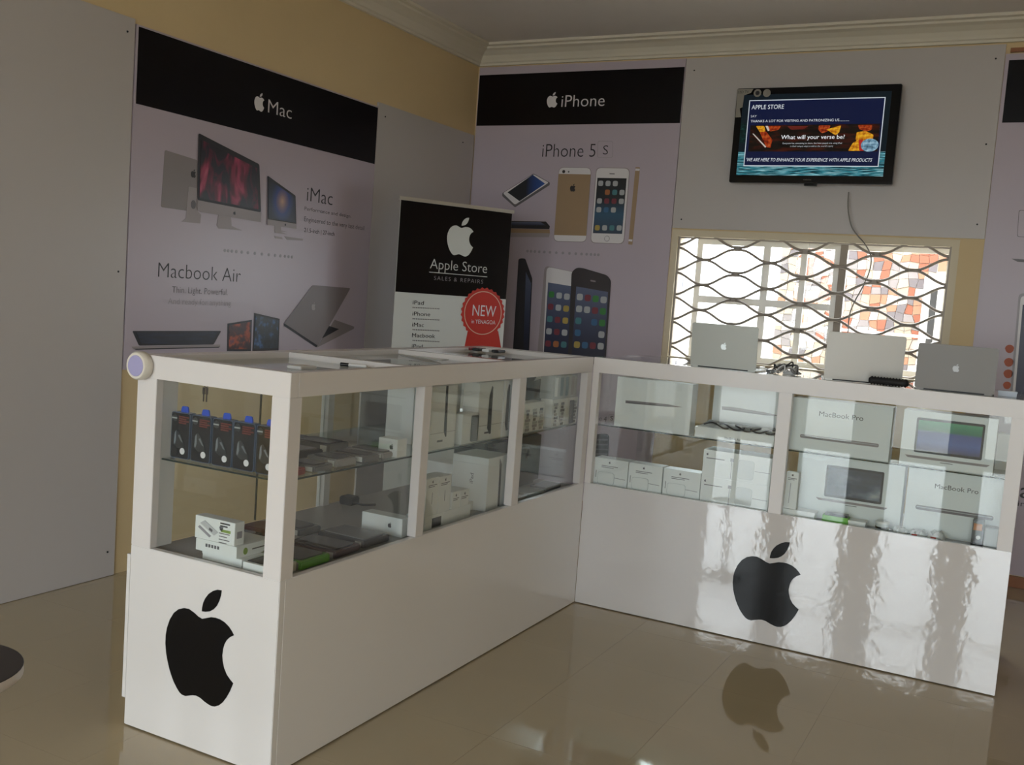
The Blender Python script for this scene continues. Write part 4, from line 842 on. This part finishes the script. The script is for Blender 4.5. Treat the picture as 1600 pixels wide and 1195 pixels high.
# flat packs, upper shelf and case floor of the first bay
PK = {'dark': mat('pack_dark', (.06, .055, .06), .25), 'grey': mat('pack_grey', (.20, .19, .2), .25), 'pale': mat('pack_pale', (.38, .36, .36), .25), 'red': mat('pack_red', (.36, .06, .05), .3), 'green': mat('pack_green', (.12, .33, .04), .35), 'wine': mat('pack_wine', (.09, .05, .06), .3)}
packs = [
 ('shelf', -1.745, -1.60, 1.925, 1.99, .018, 'red', 0, 'red case packet at the near edge of the glass shelf'),
 ('shelf', -1.70, -1.60, 2.02, 2.10, .016, 'grey', .05, 'grey case packet behind the red one on the glass shelf'),
 ('shelf', -1.71, -1.605, 2.125, 2.21, .02, 'pale', -.04, 'pale clear case packet midway along the shelf edge'),
 ('shelf', -1.72, -1.60, 2.235, 2.31, .018, 'grey', .03, 'grey case packet next to the pale one by the shelf edge'),
 ('shelf', -1.74, -1.605, 2.335, 2.42, .016, 'pale', 0, 'pale case packet closest to the first divider post'),
 ('shelf', -1.88, -1.76, 2.02, 2.12, .022, 'dark', .08, 'dark case packet in the second row of the shelf, near end'),
 ('shelf', -1.90, -1.75, 2.15, 2.25, .018, 'dark', -.06, 'dark case packet in the second row of the shelf, middle'),
 ('shelf', -1.89, -1.76, 2.28, 2.38, .024, 'grey', .04, 'grey case packet in the second row of the shelf, far end'),
 ('shelf', -2.01, -1.91, 2.06, 2.20, .016, 'grey', .02, 'grey case packet against the sliding glass, near end'),
 ('shelf', -2.01, -1.91, 2.24, 2.40, .018, 'dark', -.03, 'dark case packet against the sliding glass, far end'),
 ('floor', -1.78, -1.60, 1.99, 2.11, .022, 'green', 0, 'green packet lying on the case floor by the near post'),
 ('floor', -1.77, -1.605, 2.13, 2.25, .02, 'wine', .06, 'wine coloured case packet beside the green one'),
 ('floor', -1.78, -1.61, 2.28, 2.40, .02, 'dark', -.05, 'dark case packet on the case floor by the divider post'),
 ('floor', -2.015, -1.86, 2.04, 2.14, .024, 'dark', .1, 'dark case packet on the case floor behind the green one'),
 ('floor', -1.97, -1.82, 2.26, 2.35, .02, 'grey', -.08, 'grey case packet on the case floor behind the wine one'),
]
for lv, x0, x1, y0, y1, h, c, rot, lab in packs:
    z = ZSH if lv == 'shelf' else ZF
    r = thing('case_packet', lab, 'packet', ((x0+x1)/2, (y0+y1)/2, z), 'phone case packets in the near counter'); r.rotation_euler.z = rot
    MB().box(x0, x1, y0, y1, z, z+h).build('packet', PK[c], r, bevel=.003)
    MB().prism([(a, b, z+h+.0002) for a, b in rounded(R_(x0+.012, x1-.012, y0+.012, y1-.012), .01)], (0, 0, .003)).build('phone_case', PK['dark'] if c != 'dark' else PK['grey'], r)
    MB().box(x1-.03, x1-.008, y0-.0009, y0-.0001, z+.002, z+h-.003).build('label', CARD if c in ('pale', 'grey') else PK['pale'], r)
# two little white cartons with a grey mark, one per level
for (l, r_, lb, z, lab, yy) in (((548, 318), (712, 345), (546, 426), ZSH, 'small white carton with a grey apple mark on the glass shelf', 0), ((447, 768), (690, 812), (440, 875), ZF, 'small white carton with a grey apple mark on the case floor', 0)):
    b_ = at(*C(E2, [lb])[0], z=z); y_ = b_.y; x0, x1, z1 = rpx(E2, l, r_, y_); x1 = min(x1, XB_-.04)
    c_ = carton('phone_box', lab, x0, x1, y_, y_+.05, z, z1); logo(c_, front(y_), x0+(x1-x0)*.7, z+(z1-z)*.42, .016, INKG, 1)
pz = at(*C(E2, [(370, 725)])[0], z=ZF)
bp_ = thing('black_adapter', 'black plug adapter with a lead lying at the back of the case floor', 'adapter', (pz.x, pz.y, ZF)); MB().box(pz.x-.03, pz.x+.02, pz.y-.02, pz.y+.03, ZF, ZF+.028).build('adapter_body', DARKP, bp_, bevel=.004); MB().tube(spline([(pz.x+.02, pz.y, ZF+.01), (pz.x+.05, pz.y+.01, ZF+.006), (pz.x+.07, pz.y+.05, ZF+.004)]), .004, 6).build('lead', DARKP, bp_)

# ---- near counter, second bay: tablet and phone cartons seen through the long side
xf = XB_-.045; sd = sidep(xf)
def sbox(name, lab, crop, tl, tr, z0, z1=None, dep=.05, x=None, **k):
    x = x or xf; y0, y1, zz = ypx(crop, tl, tr, x); return carton(name, lab, x-dep, x, y0, y1-.0015, z0, z1 or zz, **k), y0, y1, z1 or zz
tg = 'white tablet cartons in the near counter'
TAB = mat('tablet_side_print', (.03, .03, .035), .3)
def tablet(lab, tl, tr, sl, dep=.06, x=None, z0=ZSH, z1=.928, name='tablet_box'):
    c_, y0, y1, zz = sbox(name, lab, E1, tl, tr, z0, z1, dep, x, group=tg); s_ = sidep(x or xf)
    pic(c_, 'picture', s_, E1, sl, TAB, 1); h = zz-z0
    flat(c_, 'small_print', s_, bar((y0+(y1-y0)*.3, z0+h*.13), (y0+(y1-y0)*.5, z0+h*.13), .006), INKG, 1); flat(c_, 'lid_seam', s_, bar((y0+.002, z0+h*.26), (y1-.003, z0+h*.26), .0012), INKP, 1); return c_
tablet('white tablet carton with a thin black tablet edge print, by the first divider post', (165, 115), (352, 100), [(264, 105), (278, 104), (262, 468), (254, 470), (246, 430)])
tablet('white tablet carton behind the phone carton, upper shelf of the middle bay', (506, 98), (682, 80), [(594, 105), (600, 112), (580, 445), (570, 450), (556, 408), (574, 180)])
tablet('white tablet carton beside the second divider post, upper shelf', (690, 78), (768, 70), [(714, 92), (722, 98), (700, 420), (692, 426), (683, 380), (702, 140)], z0=ZSH+.0)
c_, y0, y1, zz = sbox('phone_box', 'white phone carton with a black phone print on the upper shelf', E1, (385, 305), (505, 296), ZSH, None, .04, group='phone cartons in the near counter')
pic(c_, 'picture', sd, E1, [(445, 318), (497, 313), (483, 498), (432, 506)], mat('phone_print', (.07, .07, .07), .3), 1, .008); pic(c_, 'picture', sd, E1, [(453, 345), (488, 341), (478, 500), (440, 505)], PK['grey'], 2)
for yb_c, n_ in ((2.62, 0), (2.78, 1)): c2 = carton('white_box', ('white carton standing behind the first tablet carton', 'white carton standing behind the phone carton')[n_], -1.80, -1.70, yb_c, yb_c+.13, ZSH, .925)
# lower middle bay
for a, b, lab in (((125, 775), (213, 759), 'tall narrow white accessory carton by the first divider post, case floor'), ((216, 758), (305, 742), 'second tall narrow white accessory carton on the case floor')):
    c_, y0, y1, zz = sbox('accessory_box', lab, E1, a, b, ZF+.045, None, .06, group='accessory cartons in the near counter'); logo(c_, sd, (y0+y1)/2, zz-.016, .009, INKG, 1); lines(c_, sd, (y0+.012, zz-.022), (y1-.012, 0), 2, .005, .002); flat(c_, 'picture', sd, bar(((y0+y1)/2, zz-.045), ((y0+y1)/2, ZF+.08), .002), INKP, 1)
for a, b, lab in (((308, 870), (365, 857), 'short narrow white accessory carton next to the tall pair'), ((367, 857), (430, 843), 'short narrow white accessory carton furthest from the tall pair')):
    c_, y0, y1, zz = sbox('accessory_box', lab, E1, a, b, ZF+.045, None, .06, group='accessory cartons in the near counter'); logo(c_, sd, (y0+y1)/2, zz-.016, .009, INKG, 1); lines(c_, sd, (y0+.008, zz-.022), (y1-.008, 0), 2, .005, .002)
y0, y1, _ = ypx(E1, (112, 1060), (240, 1035), xf); c_ = carton('flat_white_box', 'flat white carton with a bar code under the tall accessory cartons', xf-.07, xf, y0, y1-.001, ZF, ZF+.0445); flat(c_, 'bar_code', sd, R_(y0+.04, y1-.012, ZF+.004, ZF+.034), PK['dark'], 1)
y2, y3, _ = ypx(E1, (240, 1035), (437, 990), xf); carton('flat_white_box', 'flat white carton under the short accessory cartons', xf-.07, xf, y1+.001, y3, ZF, ZF+.0445)
y4, y5, zz = ypx(E1, (440, 972), (482, 962), xf-.05); carton('flat_white_box', 'tiny white carton on the case floor beside the tall tablet carton', xf-.09, xf-.05, y4, y5, ZF, ZF+.03)
c_, y0, y1, zz = sbox('tablet_box', 'tall white tablet carton standing on the case floor, lettering on its narrow side', E1, (570, 632), (728, 590), ZF, None, .14, group=tg)
pic(c_, 'picture', sd, E1, [(649, 628), (660, 664), (643, 968), (630, 970)], TAB, 1)
fp = front(y0); L_ = xf-.07
for k in range(1): lettering(c_, 'iPad', Plane((0, y0, 0), (0, 0, 1), (0, -1, 0)), (ZF+.09, -(xf-.055)), (ZF+.125, -(xf-.055)), .014, INKG, 1)
# third bay
bx, y0, y1, zz = sbox('headset_pack', 'black hang pack with a handle cut-out on the upper shelf near the counter corner', E1, (845, 90), (1030, 80), ZSH, .925, .05, xf-.12, m=DARKP, cat='pack')
flat(bx, 'handle_hole', sidep(xf-.12), [((y0+y1)/2-.06, .895), ((y0+y1)/2-.03, .918), ((y0+y1)/2+.03, .918), ((y0+y1)/2+.05, .895), ((y0+y1)/2, .902)], CARD, 1)
def figs(c_, s_, y0, y1, z0, z1, n, skip=()):
    for i in range(n):
        if i in skip: continue
        for k in range(7):
            a = y0+(y1-y0)*(i+.5)/n+rnd.uniform(-.006, .006); b = z0+(z1-z0)*(k+.6)/7.4; w = rnd.uniform(.008, .02); flat(c_, 'small_print', s_, R_(a-w, a+w, b-.004, b+.006), rnd.choice([INKG, PK['grey'], PK['pale'], CARDG, INKP]), 1)
c_, y0, y1, zz = sbox('phone_box', 'white phone carton with rows of small pictures beside the second divider post', E1, (822, 232), (975, 216), ZSH, None, .05, group='phone cartons in the near counter'); figs(c_, sd, y0+.01, y1, ZSH, zz-.02, 3)
c_, y0, y1, z_q = sbox('phone_box', 'white phone carton with a black phone print near the counter corner', E1, (1030, 202), (1212, 185), ZSH, None, .05, group='phone cartons in the near counter'); figs(c_, sd, y0, y1, ZSH, z_q-.01, 4, (2,)); pic(c_, 'picture', sd, E1, [(1150, 208), (1182, 205), (1169, 370), (1139, 377)], DARKP, 2, .008)
c_ = carton('phone_box', 'blue and white carton stacked on the phone carton near the counter corner', xf-.06, xf-.005, y0+.006, y1-.01, z_q+.0003, .927, m=CARDG); s2 = sidep(xf-.005)
for k in range(4): flat(c_, 'picture', s2, R_(y0+.02+k*.05, y0+.045+k*.05, z_q+.01, .92), [CARD, mat('steel_blue', (.14, .22, .26), .4), MATS['steel_blue'] if 'steel_blue' in MATS else CARD, PK['pale']][k], 1)
bag = thing('laptop_bag', 'black laptop bag lying in the case corner below the phone cartons', 'bag', (-1.8, 3.35, ZF)); BAGM = mat('bag_black', (.025, .025, .028), .5)
MB().box(-1.86, -1.70, 3.14, 3.58, ZF, .70).build('bag_body', BAGM, bag, bevel=.02); MB().tube(spline([(-1.70, 3.26, .60), (-1.685, 3.28, .64), (-1.685, 3.42, .64), (-1.70, 3.44, .60)]), .006, 6).build('handle', BAGM, bag)
for k in range(3): tag(MB().box(-1.68+k*.005, -1.60, 3.13+k*.15, 3.26+k*.15, ZF, ZF+.010+.003*k).build('leaflet_pile', (PK['pale'], CARDG, PK['grey'])[k], bevel=.001), ('flat grey leaflet pile by the second divider post', 'flat pale leaflet pile in front of the laptop bag', 'flat dark leaflet pile nearest the counter corner')[k], 'leaflets', 'leaflets on the near case floor')

# ------------------------------------------------------------------ on the counter tops
ZTOP = 1.0001
LKEY = mat('keyboard_black', (.02, .02, .022), .4); SCRN = mat('laptop_glass', (.01, .01, .012), .08)
def make_laptop(label, b0, b1, h, tilt, depth, mlogo, ALU=None):
    ALU = ALU or LAP[0]
    b0 = Vector((*b0, ZTOP)); b1 = Vector((*b1, ZTOP)); w = (b1-b0).length; e = (b1-b0)/w; back = Vector((-e.y, e.x, 0))
    r = thing('laptop', label, 'laptop', (b0+b1)/2, 'open laptops on the far counter')
    n = -back*math.cos(tilt)+Vector((0, 0, -1))*math.sin(tilt); v = Vector((0, 0, 1))*math.cos(tilt)-back*math.sin(tilt)   # lid leans towards the shop front
    o = b0+Vector((0, 0, .006)); L2 = lambda a, b, l=0: o+e*a+v*b+n*l
    MB().prism([L2(a, b, -.006) for a, b in rounded(R_(0, w, 0, h), .009)], n*.006).build('lid', ALU, r, bevel=.0008)
    MB().prism([L2(a, b, -.0068) for a, b in R_(.004, w-.004, .012, h-.004)], n*.0006).build('screen', SCRN, r)
    MB().prism([b0+e*a+back*b+Vector((0, 0, .0002)) for a, b in rounded(R_(0, w, .004, depth), .009)], (0, 0, .0055)).build('base', ALU, r)
    MB().prism([b0+e*a+back*b+Vector((0, 0, .0058)) for a, b in R_(.02, w-.02, .03, depth*.55)], (0, 0, .0008)).build('keyboard', LKEY, r)
    MB().tube([b0+Vector((0, 0, .0045))+e*.03+back*.005, b1+Vector((0, 0, .0045))-e*.03+back*.005], .0035, 8).build('hinge', DARKP, r)
    if mlogo: logo(r, Plane(o, e, n), w/2, h*.42, .027, mlogo, 1)
    return r
LG = mat('logo_glow', (.62, .68, .66), emit=1.0); LG2 = mat('logo_dim_glow', (.36, .37, .36), emit=1.0)
LAP = [mat('laptop_metal', (.40, .41, .38), .42, metal=.35), mat('laptop_metal_dark', (.20, .19, .18), .4, metal=.2), mat('laptop_metal_bright', (.56, .55, .52), .4, metal=.35)]
make_laptop('silver laptop seen from behind, standing alone before the window, bright mark on its lid', (-1.166, 3.708), (-.914, 3.708), .163, .10, .17, LG)
make_laptop('silver laptop with a plain lid, turned slightly, in the middle of the counter', (-.668, 3.708), (-.412, 3.768), .170, .14, .17, None, LAP[2])
make_laptop('darker silver laptop with pale mark on its lid, nearest the counter end', (-.363, 3.708), (-.113, 3.722), .155, .08, .17, LG2, LAP[1])
# bristly black brush in front of the middle laptop
P0, P1 = at(1357, 598, z=1.016), at(1418, 604, z=1.016); P0.y = P1.y = 3.693; P0 = at(1357, 598, y=3.693); P1 = at(1419, 604, y=3.693); P0.z = P1.z = 1.0165
br = thing('bristle_roll', 'short bumpy black roll lying on the counter edge before the middle laptop', 'brush', (P0+P1)/2-Vector((0, 0, .0163)))
n = 26; MB().tube([P0.lerp(P1, i/n) for i in range(n+1)], [(.0115 if i % 2 else .0155) if 0 < i < n else .008 for i in range(n+1)], 10).build('bristles', mat('matt_black', (.006, .006, .007), .7), br)
# cable tangle between the first two laptops
tg_ = thing('cable_tangle', 'loose tangle of dark and pale cables between the first two laptops', 'cables', (-.86, 3.86, ZTOP)); CB = [mat('cable_dark', (.05, .05, .05), .4), mat('cable_grey', (.3, .3, .3), .4), mat('cable_white', (.65, .65, .65), .4)]
for k in range(6):
    R = random.Random(40+k); pts = [(-.878+.10*(i/5)+R.uniform(-.012, .012), 3.80+R.uniform(-.03, .09), ZTOP+.005+(abs(R.gauss(0, .02)) if 0 < i < 5 else 0)) for i in range(6)]
    MB().tube(spline(pts, 6), .003, 6).build('cable', CB[k % 3], tg_)
MB().box(-.895, -.865, 3.79, 3.81, ZTOP, ZTOP+.012).build('plug', CB[0], tg_, bevel=.002); MB().box(-.84, -.80, 3.82, 3.85, ZTOP, ZTOP+.012).build('plug', CB[2], tg_, bevel=.002)
a = at(1562, 617, z=1.0); wb = carton('small_white_box', 'small bluish white carton on the counter top behind the last laptop', -.105, -.045, 3.80, 3.83, ZTOP, ZTOP+.018, m=mat('bluish_white', (.6, .66, .75), .4), lid=True)
# papers and small goods under and on the near counter glass
def sheet(label, pts, m, cat='paper', th=.0012, name='paper_sheet', ymax=9):
    mb = MB(); mb.prism([(q.x, min(q.y, ymax), ZG+.0002) for q in [at(*c, z=ZG) for c in pts]], (0, 0, th)); return tag(mb.build(name, m), label, cat)
PAP = mat('paper_white', (.72, .72, .72), .5)
q = at(472, 576, z=ZG); tag(MB().prism([(a, b, ZG+.0002) for a, b in rounded(R_(q.x-.03, q.x+.02, q.y-.03, q.y+.04), .006)], (0, 0, .008)).build('white_charger', PAP, bevel=.002), 'small white charger lying on the glass top at the near end', 'charger')
pn = thing('white_pen', 'white marker pen with a dark cap lying on the glass top', 'pen', at(552, 574, z=ZG)); h_ = Vector((0, 0, .0054))
MB().tube([at(545, 573, z=ZG)+h_, at(573, 575.5, z=ZG)+h_], .005, 10).build('barrel', PAP, pn); MB().tube([at(532, 571.8, z=ZG)+h_, at(544.5, 572.95, z=ZG)+h_], .0053, 10).build('cap', DARKP, pn)
sheet('pale leaflet on the near counter glass beyond the pen', [(625, 555), (668, 561), (700, 571), (664, 566)], mat('leaflet_pale', (.5, .52, .52), .3), 'leaflet', name='leaflet')
sheet('white leaflet on the near counter glass before the middle crossbar', [(668, 553), (720, 550), (745, 560), (690, 563)], mat('leaflet_white', (.6, .6, .58), .3), 'leaflet', name='leaflet', ymax=2.962)
ph_row = [(735, 549), (750, 550.5), (765, 552), (780, 553.5)]
for k, c in enumerate(ph_row):
    q = at(*c, z=ZG); tag(MB().box(q.x-.02, q.x+.012, q.y-.03, q.y+.03, ZTOP, ZG+.006).build('phone', [mat('phone_red', (.3, .04, .04), .3), DARKP, CARD, DARKP][k], bevel=.002), ['dummy phone in red nearest the second crossbar of the glass top', 'black dummy phone next to the red one', 'white dummy phone between two black ones', 'black dummy phone nearest the third crossbar'][k], 'phone', 'dummy phones on the glass top')

# ------------------------------------------------------------------ round stool in the near corner
sx, sy, sz = -1.638, 1.061, .5
st = thing('round_stool', 'round stool with black seat and white edge band at the near corner', 'stool', (sx, sy, 0)); WE = mat('white_edge', (.62, .58, .58), .3)
MB().lathe((sx, sy, sz-.020), [(.132, 0), (.136, .003), (.136, .0195)], n=48).build('edge_band', WE, st); MB().lathe((sx, sy, sz-.0004), [(.1362, 0), (.135, .0012)], n=48).build('seat_top', mat('seat_black', (.018, .014, .018), .35), st)
MB().lathe((sx, sy, .02), [(.02, 0), (.016, .02), (.016, .44), (.05, .459)], n=20).build('column', ALU, st); MB().lathe((sx, sy, .0), [(.12, 0), (.12, .006), (.03, .0199)], n=36).build('foot_plate', ALU, st)

# pieces that belong to a part of a thing hang under that part
def nest(kind, host, names):
    for root in [o for o in COL.objects if o.parent is None and o.name.split('.')[0] == kind]:
        hs_ = [c for c in root.children if c.name.split('.')[0] == host]
        if not hs_: continue
        for c in list(root.children):
            if c.name.split('.')[0] in names: c.parent = hs_[0]
nest('laptop', 'lid', ('screen', 'logo')); nest('laptop', 'base', ('keyboard',)); nest('television', 'screen', ('picture', 'slide_border', 'slide'))
nest('mouse_pack', 'card', ('badge', 'picture', 'small_print', 'round_sticker')); nest('rollup_banner', 'banner_sheet', ('header', 'logo', 'lettering', 'rule', 'dot', 'rosette', 'ring', 'ribbon_tail'))
nest('key_bunch', 'key_ring', ()); nest('computer_poster', 'board', ('header',)); nest('phone_poster', 'board', ('header',)); nest('tablet_poster', 'board', ('header',))
